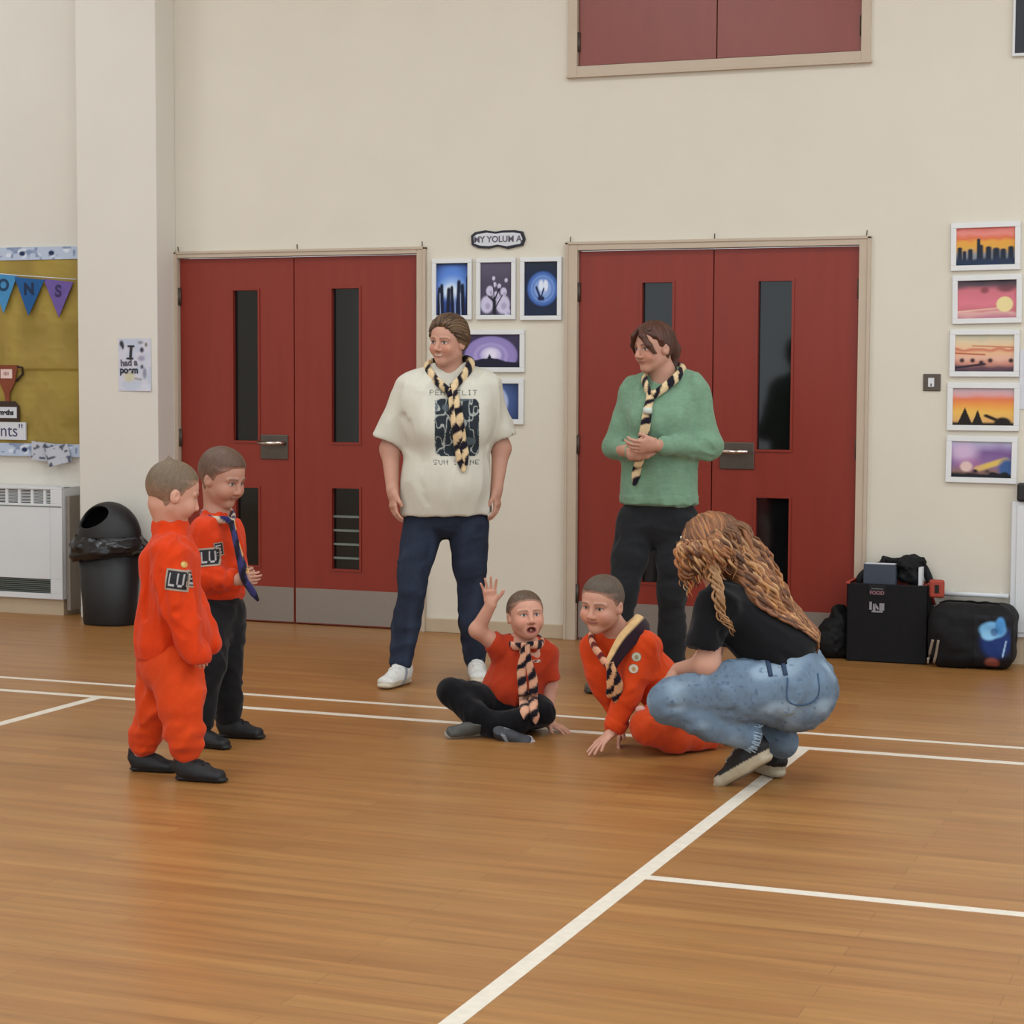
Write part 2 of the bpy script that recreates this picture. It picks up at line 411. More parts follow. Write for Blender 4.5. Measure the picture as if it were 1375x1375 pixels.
def leaf_mesh(x0, x1, z0, z1, holes, y0, y1, bead=True):
    b = Box()
    xs = sorted({x0, x1, *[h[0] for h in holes], *[h[1] for h in holes]}); zs = sorted({z0, z1, *[h[2] for h in holes], *[h[3] for h in holes]})
    for i in range(len(xs)-1):
        for j in range(len(zs)-1):
            cx, cz = (xs[i]+xs[i+1])/2, (zs[j]+zs[j+1])/2
            if not any(h[0] < cx < h[1] and h[2] < cz < h[3] for h in holes):
                b.box(xs[i], xs[i+1], y0, y1, zs[j], zs[j+1])
    if bead:
        for h in holes:
            t = 0.012
            b.box(h[0]-t, h[0], y0-.006, y0, h[2]-t, h[3]+t); b.box(h[1], h[1]+t, y0-.006, y0, h[2]-t, h[3]+t)
            b.box(h[0], h[1], y0-.006, y0, h[2]-t, h[2]); b.box(h[0], h[1], y0-.006, y0, h[3], h[3]+t)
    return b
def hinge(x, z, parent):
    b = Box().tube([(x, -0.004, z-.05), (x, -0.004, z+.05)], 0.009, 8); b.box(x-.012, x+.012, -0.001, 0.012, z-.05, z+.05)
    b.build('hinge', M['dsteel'], parent, smooth=True)
def double_door(name, label, xa, seam, xb, z1, fr, ztop, panes, lever, bars=False):
    d = empty(name, ((xa+xb)/2, 0, 0)); tag(d, label, 'double doors', kind='structure')
    b = Box(); fl_, frr = fr
    b.box(fl_, xa-.004, -.02, .06, 0, ztop); b.box(xb+.004, frr, -.02, .06, 0, ztop); b.box(xa-.004, xb+.004, -.02, .06, z1+.004, ztop)
    b.box(fl_-.004, fl_+.012, -.026, 0, 0, ztop); b.box(frr-.012, frr+.004, -.026, 0, 0, ztop); b.box(fl_-.004, frr+.004, -.026, 0, ztop-.012, ztop+.003)
    b.box(xa, xb, .056, .07, 0, z1)
    b.build('door_frame', M['frame'], d, bevel=0.002)
    for k, (a, c) in enumerate(((xa, seam-.003), (seam+.003, xb))):
        lf = leaf_mesh(a, c, .006, z1, panes[k], .012, .055).build('door_leaf', M['door'], d)
        for h in panes[k]:
            Box().box(h[0]-.002, h[1]+.002, .034, .04, h[2]-.002, h[3]+.002).build('vision_pane', M['glass'], lf)
        if bars and k == 1:
            h = panes[k][1]; g = Box()
            for q in range(4): zz = h[2]+.055+q*.078; g.box(h[0], h[1], .026, .034, zz, zz+.012)
            g.build('pane_bars', M['grille'], lf)  # thin grey bars added for the pale stripes in the lower right pane
        Box().box(a+.004, c-.004, .0095, .012, .012, .208).build('kick_plate', M['steel'], lf)
        hx = a if k == 0 else c
        for z in (.25, 1.05, 1.86): hinge(hx+(-.006 if k == 0 else .006), z, lf)
        if lever[0] == k:
            p0, p1 = lever[1], lever[2]
            g = Box().box(p0, p1, .004, .012, .935, 1.075); h_ = g.build('handle_plate', M['dsteel'], lf, bevel=.004)
            s_ = 1 if lever[3] else -1
            e0 = p1-.02 if s_ < 0 else p0+.02; e1 = p0+.015 if s_ < 0 else p1-.02
            Box().tube([(e0, .006, 1.03), (e0, -.045, 1.03), (e0+s_*.01, -.05, 1.03), ((e0+e1)/2, -.052, 1.027), (e1, -.05, 1.03)], .011, 8).build('lever_handle', M['chrome'], lf, smooth=True)
    for x in (fl_+.02, (fl_+frr)/2, frr-.02):
        Box().tube([(x, -.01, ztop), (x+.004, -.02, ztop+.03)], .003, 6).build('hook', M['dsteel'], d)
    return d
P1 = [[(-1.714, -1.556, 1.038, 1.891), (-1.70, -1.556, .325, .77)], [(-1.09, -.922, 1.038, 1.895), (-1.09, -.921, .325, .78)]]
double_door('door_1', 'red double doors beside the pillar, behind the standing child', -2.058, -1.327, -.566, 2.075, (-2.078, -.512), 2.113, P1, (0, -1.541, -1.366, False), True)
P2 = [[(.721, .886, 1.038, 1.905), (.728, .886, .325, .78)], [(1.345, 1.521, 1.04, 1.905), (1.347, 1.52, .30, .79)]]
double_door('door_2', 'red double doors behind the person in the green jumper', .372, 1.107, 1.864, 2.075, (.306, 1.922), 2.121, P2, (1, 1.15, 1.334, True))
# upper hatch
h = empty('door_3', (1.107, 0, 3.0)); tag(h, 'upper red hatch doors in a cream frame above the right doors', 'hatch', kind='structure')
b = Box(); b.box(.308, .358, -.02, .06, 2.99, 4.12); b.box(1.86, 1.907, -.02, .06, 2.99, 4.12); b.box(.358, 1.86, -.02, .06, 2.99, 3.042); b.box(.358, 1.86, -.02, .06, 4.07, 4.12)
b.box(.30, 1.915, -.03, 0, 2.982, 2.996); b.box(.358, 1.86, .056, .07, 3.04, 4.07); b.build('door_frame', M['frame'], h, bevel=.002)
for k, (a, c) in enumerate(((.362, 1.107), (1.113, 1.856))):
    lf = Box().box(a, c, .008, .055, 3.048, 4.066).build('hatch_panel', M['hatch'], h)
    for z in (3.17, 3.9): hinge(a-.005 if k == 0 else c+.005, z, lf)

# ------------------------------------------------------------------ painted panels (pattern lives in the panel's own colours)
def panel(name, x0, x1, z0, z1, y, fn, nx=70, nz=70, parent=None, material='paint', relief=None):
    u, v = np.meshgrid(np.linspace(0, 1, nx), np.linspace(0, 1, nz), indexing='ij')
    yy = np.full_like(u, y)
    if relief is not None: yy = yy-relief(u, v)
    V = np.stack([x0+(x1-x0)*u, yy, z0+(z1-z0)*v], -1).reshape(-1, 3)
    i, j = np.meshgrid(np.arange(nx-1), np.arange(nz-1), indexing='ij')
    F = np.stack([i*nz+j, (i+1)*nz+j, (i+1)*nz+j+1, i*nz+j+1], -1).reshape(-1, 4)
    return raw_mesh(name, V, F, fn(u, v).reshape(-1, 3), M[material], parent)
def full(u, c): return np.broadcast_to(lin(c), u.shape+(3,)).copy()
def disc(u, v, cx, cy, rx, ry=None, soft=.15):
    ry = ry or rx; d = np.sqrt(((u-cx)/rx)**2+((v-cy)/ry)**2); return 1-sstep(1-soft, 1+soft, d)
def nz(u, v, s, seed=0): return vnoise(np.stack([u, v, np.zeros_like(u)], -1), s, seed)
def line_(u, v, a, b_, w_, soft=.5):
    a = np.array(a); b_ = np.array(b_); d = b_-a; t = np.clip(((u-a[0])*d[0]+(v-a[1])*d[1])/(d@d), 0, 1)
    q = np.hypot(u-a[0]-t*d[0], v-a[1]-t*d[1]); return 1-sstep(w_*(1-soft), w_*(1+soft), q)
def pic_trunks(u, v):
    c = full(u, '1c2a66'); c = mix(c, lin('5a86d8'), disc(u, v, .5, .62, .5, .4, .5)); c = mix(c, lin('9fc0f0'), disc(u, v, .5, .5, .34, .2, .6)); c = mix(c, lin('e4edf8'), disc(u, v, .45, .46, .2, .12, .7))
    c = mix(c, lin('27438f'), sstep(.42, .2, v)*.8)
    for x, hgt, wd in ((.06, .5, .05), (.2, .56, .05), (.36, .48, .06), (.52, .52, .05), (.68, .62, .06), (.86, .55, .06), (.97, .7, .05)):
        c = mix(c, lin('0e1730'), line_(u, v, (x, -.1), (x+.04*math.sin(x*20), hgt), wd, .4))
    for x in (.13, .6, .78): c = mix(c, lin('aebfe0'), line_(u, v, (x, 0), (x-.02, .42), .012)*.7)
    return mix(c, lin('141c33'), sstep(.9, 1, v)*.8)
def pic_blossom(u, v):
    c = full(u, '4a4459'); c = mix(c, lin('6a6378'), sstep(.5, 1, v)*.5)
    for x, y, r in ((.2, .2, .2), (.72, .2, .22), (.5, .36, .11), (.3, .46, .12), (.74, .44, .1), (.45, .58, .06), (.42, .7, .05), (.82, .66, .05), (.86, .06, .1), (.6, .55, .06)):
        c = mix(c, lin('c9c3de'), disc(u, v, x, y, r, r*.8, .2)); c = mix(c, lin('8d86a8'), disc(u, v, x+.03, y-.03, r*.4, r*.3, .5)*.6)
    for a, b_, w_ in (((.45, 0), (.44, .3), .05), ((.44, .25), (.25, .36), .02), ((.44, .28), (.6, .5), .02), ((.44, .3), (.4, .6), .015), ((.44, .1), (.7, .38), .015)):
        c = mix(c, lin('1d1a2c'), line_(u, v, a, b_, w_))
    return c
def pic_rings(u, v):
    d = np.hypot((u-.55), (v-.5)*1.45); c = full(u, '1b2740'); ring = .5+.5*np.sin(d*60)
    c = mix(c, lin('3d64b0'), 1-sstep(.42, .5, d)); c = mix(c, lin('7fa0dc'), (1-sstep(.3, .46, d))*(.35+.5*ring)); c = mix(c, lin('b7cbf0'), (1-sstep(.1, .3, d))*.6)
    for x, y in ((.5, .56), (.64, .56)): c = mix(c, lin('dfe6f6'), disc(u, v, x, y, .07, .1, .3))
    for a, b_, w_ in (((.48, .33), (.36, .52), .03), ((.5, .33), (.58, .5), .02), ((.44, .32), (.56, .32), .04)): c = mix(c, lin('13204a'), line_(u, v, a, b_, w_))
    return mix(c, lin('2b3238'), sstep(.75, 1, v)*sstep(.4, .8, d)*.7)
def pic_dome(u, v):
    d = np.hypot((u-.55)*1.45, v-.36); c = full(u, '3c3452'); c = mix(c, lin('8f80bd'), 1-sstep(.56, .62, d)); c = mix(c, lin('b9addd'), (1-sstep(.2, .56, d))*(.5+.4*np.sin(d*40)))
    c = mix(c, lin('e6e0f4'), disc(u, v, .55, .4, .12, .18, .6))
    hill = .16+.13*np.exp(-((u-.53)/.22)**2)+.02*nz(u, v, .06); c = mix(c, lin('1c1830'), sstep(.02, -.02, v-hill))
    for x, t in ((.53, .42), (.46, .27), (.6, .26)): c = mix(c, lin('1c1830'), (np.abs(u-x) < .035*np.clip((t-v)/.15, 0, 1)).astype(float))
    return c
def pic_moon(u, v):
    c = full(u, '2c3c66'); c = mix(c, lin('4a6299'), disc(u, v, .45, .5, .5, .6, .3)*.7); c = mix(c, lin('aebbe0'), disc(u, v, .42, .48, .36, .5, .1)); c = mix(c, lin('8292c4'), disc(u, v, .42, .6, .2, .2, .6)*.5)
    for x, y in ((.6, .65), (.64, .5), (.4, .3)): c = mix(c, lin('2c3a5e'), disc(u, v, x, y, .04, .05, .4))
    return c
def grad(v, stops):
    c = np.zeros(v.shape+(3,))
    p = [s_[0] for s_ in stops]; k = np.array([lin(s_[1]) for s_ in stops])
    for i in range(3): c[..., i] = np.interp(v, p, k[:, i])
    return c
def pic_skyline(u, v):
    c = grad(v+.04*nz(u, v, .12, 2), ((0, '6f7480'), (.3, '8a8f98'), (.45, 'd9a24a'), (.62, 'e0a045'), (.72, 'd8704e'), (.85, 'e08a80'), (1, 'cf6a62')))
    for x, t, wd in ((.06, .45, .04), (.14, .36, .03), (.24, .4, .04), (.38, .68, .03), (.41, .5, .05), (.55, .45, .05), (.68, .4, .06), (.8, .38, .05), (.93, .44, .05)):
        c = mix(c, lin('1f2838'), line_(u, v, (x, 0), (x, t), wd, .4))
    return mix(c, lin('26344e'), sstep(.24, .12, v+.05*nz(u, v, .1, 3)))
def pic_pinksun(u, v):
    c = grad(v+.05*nz(u, v, .2, 5), ((0, 'b9788a'), (.12, 'd9a8a0'), (.2, 'c8707a'), (.4, 'd8798a'), (.75, 'c9707c'), (.88, '5c4a52'), (1, '3a3440')))
    c = mix(c, lin('e6d59a'), disc(u, v, .8, .36, .14, .2, .1)); c = mix(c, lin('7a3f45'), disc(u, v, .46, .74, .07, .08, .5)*.8); c = mix(c, lin('6b3f48'), disc(u, v, .82, .78, .14, .1, .5)*.8)
    return mix(c, lin('e8c8b0'), line_(u, v, (0, .18), (.7, .26), .02)*.7)
def pic_beach(u, v):
    c = grad(v+.04*nz(u, v, .15, 8), ((0, '3d3040'), (.12, '6a4a52'), (.22, 'c88a7a'), (.35, 'e0b09a'), (.5, 'e2b48a'), (.6, 'c9705a'), (.66, 'e6bd96'), (.8, 'dcc6a4'), (1, 'b7b5a0')))
    c = mix(c, lin('b5553f'), line_(u, v, (0, .5), (.5, .46), .02)); c = mix(c, lin('b5653f'), line_(u, v, (.3, .7), (1, .66), .018)*.8)
    for x, y in ((.12, .3), (.3, .3), (.45, .24), (.6, .3), (.95, .3)): c = mix(c, lin('40282a'), disc(u, v, x, y, .04, .06, .5))
    return mix(c, lin('2f2530'), line_(u, v, (0, .1), (.5, .2), .03))
def pic_cones(u, v):
    c = grad(v+.03*nz(u, v, .2, 11), ((0, '3a2a20'), (.1, 'd9a86a'), (.35, 'e8b85a'), (.55, 'e89a4a'), (.7, 'e07a50'), (.82, 'd8a0a0'), (1, 'b8a8b0')))
    for x, t, wd in ((.2, .48, .13), (.41, .42, .1)): c = mix(c, lin('1e1712'), (np.abs(u-x) < wd*np.clip((t-v)/t, 0, 1)).astype(float))
    c = mix(c, lin('1e1712'), line_(u, v, (.55, .26), (.7, .16), .04)); c = mix(c, lin('1e1712'), disc(u, v, .82, .06, .14, .16, .2))
    return mix(c, lin('1e1712'), sstep(.1, .03, v))
def pic_purple(u, v):
    c = grad(v+.06*nz(u, v, .2, 13), ((0, '2a2630'), (.15, '8a6a60'), (.4, '8a6a9a'), (.7, '7a5a90'), (.88, 'a89ac0'), (1, 'b8c0d0')))
    c = mix(c, lin('d8bcd8'), disc(u, v, .2, .7, .22, .25, .6)*.8); c = mix(c, lin('d9b860'), line_(u, v, (.45, .25), (.9, .5), .07)); c = mix(c, lin('e8d8c0'), disc(u, v, .25, .3, .1, .14, .3)); c = mix(c, lin('c070a0'), disc(u, v, .3, .35, .2, .2, .5)*.35)
    c = mix(c, lin('3a5a90'), disc(u, v, .93, .25, .14, .3, .4)); return mix(c, lin('191820'), sstep(.2, .1, v+.1*nz(u, v, .1, 14)))
def picture(label, group, x0, x1, z0, z1, fn, bw, tilt=0.0, tint='picframe'):
    b = Box(); b.box(x0, x1, -.018, -.002, z0, z0+bw); b.box(x0, x1, -.018, -.002, z1-bw, z1); b.box(x0, x0+bw, -.018, -.002, z0+bw, z1-bw); b.box(x1-bw, x1, -.018, -.002, z0+bw, z1-bw)
    b.box(x0+bw, x1-bw, -.006, -.002, z0+bw, z1-bw)
    o = b.build('picture_frame', M[tint], bevel=.002); tag(o, label, 'picture', group)
    panel('artwork', x0+bw, x1-bw, z0+bw, z1-bw, -.0075, fn, 76, 76, o)
    if tilt:
        c = Matrix.Translation(((x0+x1)/2, 0, (z0+z1)/2)); o.matrix_world = c @ Matrix.Rotation(tilt, 4, 'Y') @ c.inverted()
    return o
GB, GS = 'white framed blue and purple paintings between the doors', 'white framed sunset paintings in a column'
picture('framed blue night painting with dark tree trunks, above the person in the beige t-shirt', GB, -.472, -.238, 1.717, 2.047, pic_trunks, .024)
picture('framed grey and lilac painting of a blossoming tree, middle of the top row', GB, -.212, .016, 1.717, 2.047, pic_blossom, .024)
picture('framed painting of pale blue rings on navy, right end of the top row', GB, .042, .278, 1.712, 2.047, pic_rings, .024)
picture('framed wide lilac dome painting with dark spires, behind the person in the beige t-shirt', GB, -.36, .068, 1.433, 1.662, pic_dome, .026)
picture('framed navy painting with a pale moon, half hidden behind a shirt shoulder', GB, -.28, .065, 1.152, 1.40, pic_moon, .028)
picture('framed orange sunset with dark city skyline, topmost of the right column', GS, 2.322, 2.658, 1.943, 2.178, pic_skyline, .026, -.012)
picture('framed pink sky painting with a pale yellow sun, second in the right column', GS, 2.334, 2.67, 1.682, 1.92, pic_pinksun, .026, -.015)
picture('framed peach and cream beach sunset painting, middle of the right column', GS, 2.326, 2.664, 1.42, 1.652, pic_beach, .026)
picture('framed orange sunset with two dark cone hills, fourth in the right column', GS, 2.319, 2.67, 1.153, 1.39, pic_cones, .027)
picture('framed purple sky painting with yellow streak, lowest of the right column', GS, 2.318, 2.664, .894, 1.126, pic_purple, .027, .008)

def text(parent, s, x, z, y, size, m, bold=0.0, rz=0.0, sx=1.0):
    cu = bpy.data.curves.new('lettering', 'FONT'); cu.body = s; cu.size = size; cu.align_x = 'CENTER'; cu.align_y = 'CENTER'; cu.extrude = 0.0006; cu.offset = bold
    t_ = bpy.data.objects.new('lettering_curve', cu); me = bpy.data.meshes.new_from_object(t_); bpy.data.objects.remove(t_); me.materials.append(m) if not me.materials else None
    o = bpy.data.objects.new('lettering', me); COL.objects.link(o)
    o.location = (x, y, z); o.rotation_euler = (math.pi/2, rz, 0); o.scale = (sx, 1, 1); adopt(o, parent); return o
M['ink'] = mat('dark_ink', '23242e', 0.7); M['ink_soft'] = mat('grey_ink', '5e5a66', 0.7); M['card'] = mat('white_card', 'cfd0d6', 0.7, var=.02)
# name sign above the pictures
pts = [(-.24, 2.118), (-.20, 2.102), (-.14, 2.098), (-.09, 2.108), (-.03, 2.094), (.02, 2.104), (.055, 2.11), (.07, 2.145), (.055, 2.186), (.01, 2.194), (-.06, 2.194), (-.1, 2.188), (-.16, 2.197), (-.22, 2.188), (-.244, 2.17)]
o = Box().prism(pts, -.012, -.001).build('name_sign', M['ink']); tag(o, 'small white sign with wavy black edge above the blue paintings', 'sign')
ctr = np.mean(pts, 0); Box().prism([tuple(ctr+(np.array(p)-ctr)*(.9, .72)) for p in pts], -.0135, -.011).build('sign_face', M['card'], o)
text(o, 'MY YOLUM A', -.088, 2.146, -.0145, .046, M['ink_soft'], .001)
# light switch
o = Box().box(2.197, 2.283, -.008, 0, 1.348, 1.433).build('light_switch', M['dsteel'], bevel=.003); tag(o, 'square metal light switch with white rocker beside the sunset paintings', 'switch')
Box().box(2.222, 2.252, -.013, -.007, 1.368, 1.413).build('rocker', M['white'], o, bevel=.002); Box().box(2.2345, 2.2405, -.0135, -.0125, 1.372, 1.385).build('rocker_mark', M['ink'], o)
# top right screen, right white panel, paper edge, pipe
o = Box().box(2.598, 3.3, -.02, -.001, 2.975, 3.6).build('framed_panel', M['white'], bevel=.003); tag(o, 'dark panel in a thin white frame at the upper right edge', 'panel')
Box().box(2.612, 3.28, -.022, -.019, 2.99, 3.58).build('panel_face', mat('navy_panel', '1c1e26', .5), o)
o = empty('wall_heater', (2.9, 0, 0)); tag(o, 'white flush wall heater at the right edge, beside the black sports bag', 'heater')
Box().box(2.645, 3.6, -.034, 0, .135, .808).build('heater_body', M['white'], o, bevel=.006); Box().box(2.672, 3.57, -.04, -.033, .16, .79).build('front_panel', M['white'], o, bevel=.003)
Box().box(2.652, 3.6, -.02, 0, 0, .135).build('plinth', M['skirt'], o)
o = Box().box(2.672, 2.95, -.06, -.002, .81, .90).build('black_box', M['black'], bevel=.01); tag(o, 'black object on the white heater at the far right edge', 'box')
o = Box().box(2.666, 2.88, -.006, -.001, 1.262, 1.552).build('wall_notice', M['card']); tag(o, 'white notice at the right edge beside the middle sunset paintings', 'notice')
o = Box().tube([(2.29, -.03, .338), (2.64, -.03, .338)], .012, 10).build('heating_pipe', M['white'], smooth=True)
for x in (2.36, 2.6): Box().box(x-.008, x+.008, -.03, 0, .328, .348).build('pipe_clip', M['white'], o)
tag(o, 'white pipe along the wall behind the black sports bag', 'pipe')

# ------------------------------------------------------------------ notice board on the alcove wall
nb = Box().box(-3.95, -2.61, -.014, -.001, .925, 2.16).build('notice_board', M['card']); tag(nb, 'gold papered notice board with pale blue printed border left of the pillar', 'notice board')
def gold(u, v):
    n = nz(u*1.4, v, .12, 3); c = full(u, '9a8240'); c = mix(c, lin('a89242'), sstep(0, .6, n)*.5); return mix(c, lin('7d6a24'), sstep(0, .7, -n)*.4)
def crumple(u, v):
    x = np.stack([u*1.34, v*1.1, u*0], -1); r = .010*(1-np.abs(vnoise(x, (.16, .2, 1), 4)))+.006*(1-np.abs(vnoise(x, (.07, .05, 1), 9)))
    return r*.55+.004+.012*sstep(.395, .41, v)*sstep(.62, .41, v)
panel('gold_backing', -3.87, -2.715, 1.0, 2.085, -.016, gold, 170, 150, nb, 'paint', crumple)
def border(u, v):
    c = full(u, 'b4c0d4'); c = mix(c, lin('d3dae6'), sstep(.1, .5, nz(u*8, v*.8, .3, 5))); c = mix(c, lin('6f80a4'), sstep(.35, .6, nz(u*14, v, .3, 6))*.8)
    k = np.mod(u*6.6+.33, 1); return mix(c, lin('1b2d55'), disc(k, v, .5, .5, .1, .2, .2))
panel('border_top', -3.95, -2.61, 2.085, 2.16, -.031, border, 260, 14, nb); panel('border_bottom', -3.95, -2.61, .925, 1.0, -.031, border, 260, 14, nb)
def border_v(u, v):
    c = full(u, 'aeb6c8'); c = mix(c, lin('5a5068'), sstep(.2, .5, nz(u, v*16, .3, 7))*.7); k = np.mod(v*6+.2, 1); return mix(c, lin('22202c'), disc(u, k, .4, .5, .3, .07, .2))
panel('border_side', -2.715, -2.61, 1.0, 2.085, -.0315, border_v, 14, 200, nb)
def flag(label, x0, x1, zt, xa, za, colour, letter, lc, y):
    o = Box().prism([(xa, za), (x1, zt-.02), (x0, zt)], y, y+.003).build('bunting_flag', mat('flag_'+letter.lower(), colour, .75, var=.08, scale=25)); tag(o, label, 'bunting', 'letter bunting on the gold notice board')
    text(o, letter, (x0+x1)/2+.3*(xa-(x0+x1)/2), zt-.075, y-.001, .095, mat('letter_'+letter.lower(), lc, .7), .004); return o
flag('light blue bunting flag with letter O, leftmost on the gold board', -3.315, -3.13, 2.01, -3.228, 1.77, '3f86b8', 'O', '123a5c', -.05)
flag('dark blue bunting flag with letter N on the gold board', -3.145, -2.935, 1.985, -3.05, 1.755, '145490', 'N', '0c2548', -.054)
flag('purple bunting flag with letter S on the gold board', -2.945, -2.74, 1.97, -2.842, 1.745, '68539a', 'S', '372a5e', -.05)
o = Box().tube([(-3.9, -.047, 2.03), (-3.32, -.047, 2.01), (-3.03, -.047, 1.987), (-2.72, -.047, 1.965)], .003, 6).build('bunting_string', M['card'], smooth=True); tag(o, 'thin cord holding the letter bunting on the gold board', 'cord')
# paper trophy
M['brown'] = mat('brown_paper', '7d3b22', .7, var=.08); M['dbrown'] = mat('dark_brown_paper', '35231c', .7)
tr = empty('paper_trophy', (-3.22, -.03, 1.22)); tag(tr, 'brown paper trophy cut-out stuck on the gold board', 'trophy cut-out')
Box().prism([(-3.235, 1.30), (-3.195, 1.30), (-3.16, 1.36), (-3.135, 1.465), (-3.285, 1.465), (-3.265, 1.36)], -.043, -.038).build('cup', M['brown'], tr)
for sx in (-1, 1):
    cx = -3.21
    Box().tube([(cx+sx*.07, -.04, 1.455), (cx+sx*.105, -.04, 1.45), (cx+sx*.105, -.04, 1.41), (cx+sx*.06, -.04, 1.37)], .008, 6).build('handle', M['dbrown'], tr, smooth=True)
Box().prism([(-3.225, 1.24), (-3.2, 1.24), (-3.195, 1.305), (-3.235, 1.305)], -.042, -.038).build('stem', M['brown'], tr)
Box().prism([(-3.3, 1.13), (-3.13, 1.13), (-3.13, 1.22), (-3.16, 1.25), (-3.27, 1.25), (-3.3, 1.22)], -.043, -.038).build('base', M['dbrown'], tr)
k = Box().box(-3.255, -3.175, -.047, -.043, 1.385, 1.44).build('cup_label', mat('pale_pink_card', 'e0c4be', .7), tr); text(k, '101', -3.215, 1.412, -.048, .03, M['brown'])
k = Box().box(-3.29, -3.145, -.048, -.043, 1.15, 1.215).build('base_label', M['card'], tr); text(k, 'maths', -3.217, 1.182, -.049, .042, M['ink'], .002)
o = Box().box(-3.75, -3.085, -.044, -.034, 1.02, 1.125).build('word_card', M['card']); tag(o, 'white word card ending in unts on the lower gold board', 'card'); text(o, 'counts"', -3.262, 1.072, -.0445, .105, mat('purple_ink', '4a4466', .7))
for i, (x, z, r, lb) in enumerate(((-2.955, .955, .12, 'curled white printed slip, left of two at the board\'s lower corner'), (-2.845, .935, -.25, 'curled white printed slip, right of two at the board\'s lower corner'))):
    def slip(u, v): c = full(u, 'bfc2cc'); return mix(c, lin('55586a'), sstep(.25, .5, nz(u*2, v*2, .3, 20+i)))
    o = panel('paper_slip', -.07, .07, -.055, .055, 0, slip, 24, 18, None, 'paint', lambda u, v: .02*np.sin(3*u+1)+.012*v)
    o.location = (x, -.052-.008*i, z); o.rotation_euler = (0, r, 0); tag(o, lb, 'paper', 'paper slips at the corner of the gold board')
# poster on the pillar
def poster(u, v):
    c = full(u, 'cbc9d6'); c = mix(c, lin('bcc2d2'), sstep(-.2, .6, nz(u*2, v*3, .4, 31)))
    for cx, cy, rx, ry, cc in ((.1, .9, .06, .06, '30323c'), (.14, .85, .04, .06, '30323c'), (.72, .78, .06, .05, '3f3d4e'), (.72, .46, .05, .04, '4f5a6c'), (.68, .92, .08, .03, '8a8a94'), (.85, .88, .04, .04, '77766f'), (.7, .62, .1, .05, '9c9aae'), (.8, .34, .06, .1, '8c8ea0')):
        c = mix(c, lin(cc), disc(u, v, cx, cy, rx, ry, .5))
    c = mix(c, lin('c4bd92'), disc(u, v, .33, .27, .16, .09, .6)*.8); return mix(c, lin('8a877a'), line_(u, v, (.5, .24), (.7, .22), .02)*.7)
o = panel('handmade_poster', -2.336, -2.12, 1.318, 1.617, -.2125, poster, 60, 80, None, 'paint', lambda u, v: .006*sstep(.15, 0, v)*u); tag(o, 'white handmade poster with black letters on the cream pillar', 'poster')
text(o, 'I', -2.252, 1.538, -.2145, .09, M['ink'], .004, .1, 1.0); Box().box(-2.272, -2.228, -.2165, -.2145, 1.568, 1.578).build('letter_bar', M['ink'], o); Box().box(-2.28, -2.236, -.2165, -.2145, 1.498, 1.508).build('letter_bar', M['ink'], o); text(o, 'had a', -2.265, 1.478, -.2145, .052, M['ink_soft'], .002, -.05, 1.0); text(o, 'poem', -2.265, 1.436, -.2145, .055, M['ink'], .002, 0, .95)
# ------------------------------------------------------------------ convector heater on the left
o = empty('convector_heater', (-3.3, -.12, 0)); tag(o, 'white convector heater under the gold notice board, left of the bin', 'heater')
hb = leaf_mesh(-3.9, -2.742, .095, .752, [(-3.85, -2.82, .655, .738), (-3.85, -2.825, .128, .212)], -.19, -.17, False); hb.box(-3.9, -2.742, -.17, -.003, .095, .64); hb.box(-3.9, -2.742, -.10, -.003, .64, .752); hb.box(-2.76, -2.742, -.17, -.1, .64, .752); hb.box(-3.9, -2.742, -.17, -.1, .745, .752)
hb.build('casing', M['white'], o, bevel=.004)
Box().box(-3.9, -2.745, -.1925, -.189, .636, .642).build('panel_seam', M['grille'], o)
g = Box()
for i in range(9): z = .662+i*.0088; g.box(-3.85, -2.82, -.178, -.172, z, z+.0035)
for i in range(12): x = -3.84+i*.088; g.box(x, x+.018, -.183, -.171, .655, .738)
g.build('top_grille', M['white'], o); Box().box(-3.85, -2.82, -.171, -.168, .655, .738).build('grille_back', mat('grille_shade', '3c433d', .8), o)
g = Box()
for i in range(7): z = .134+i*.0115; g.box(-3.85, -2.825, -.186, -.172, z, z+.004)
g.build('bottom_grille', M['grille'], o); Box().box(-3.85, -2.825, -.1705, -.168, .128, .212).build('lower_grille_back', mat('grille_shade_low', '38352f', .8), o)
Box().box(-3.9, -2.752, -.165, -.003, 0, .095).build('plinth', M['skirt'], o)
g = Box().box(-2.738, -2.715, -.15, -.003, .03, .70).build('side_pipe_cover', mat('taupe_panel', '8b8075', .6), o)

# ------------------------------------------------------------------ waste bin
bx, by = -2.29, -.395
wb = empty('waste_bin', (bx, by, 0)); tag(wb, 'black plastic swing top bin with a black liner in front of the pillar', 'bin')
def lathe(prof, rx, ry, n=40, fn=None):
    V = []; F = []
    for r, z in prof:
        for t in range(n):
            a = 2*math.pi*t/n; c, s_ = math.cos(a), math.sin(a); e = (abs(c)**2.6+abs(s_)**2.6)**(-1/2.6)
            V.append((bx+rx*r*e*c, by+ry*r*e*s_, z))
    for i in range(len(prof)-1):
        for t in range(n): F.append((i*n+t, i*n+(t+1) % n, (i+1)*n+(t+1) % n, (i+1)*n+t))
    return np.array(V), F
V, F = lathe([(.001, 0), (.93, 0), (.97, .012), (.99, .1), (1.17, .49), (1.12, .49)], .155, .12)
Box().add(V, F).build('bin_body', M['black'], wb, smooth=True)
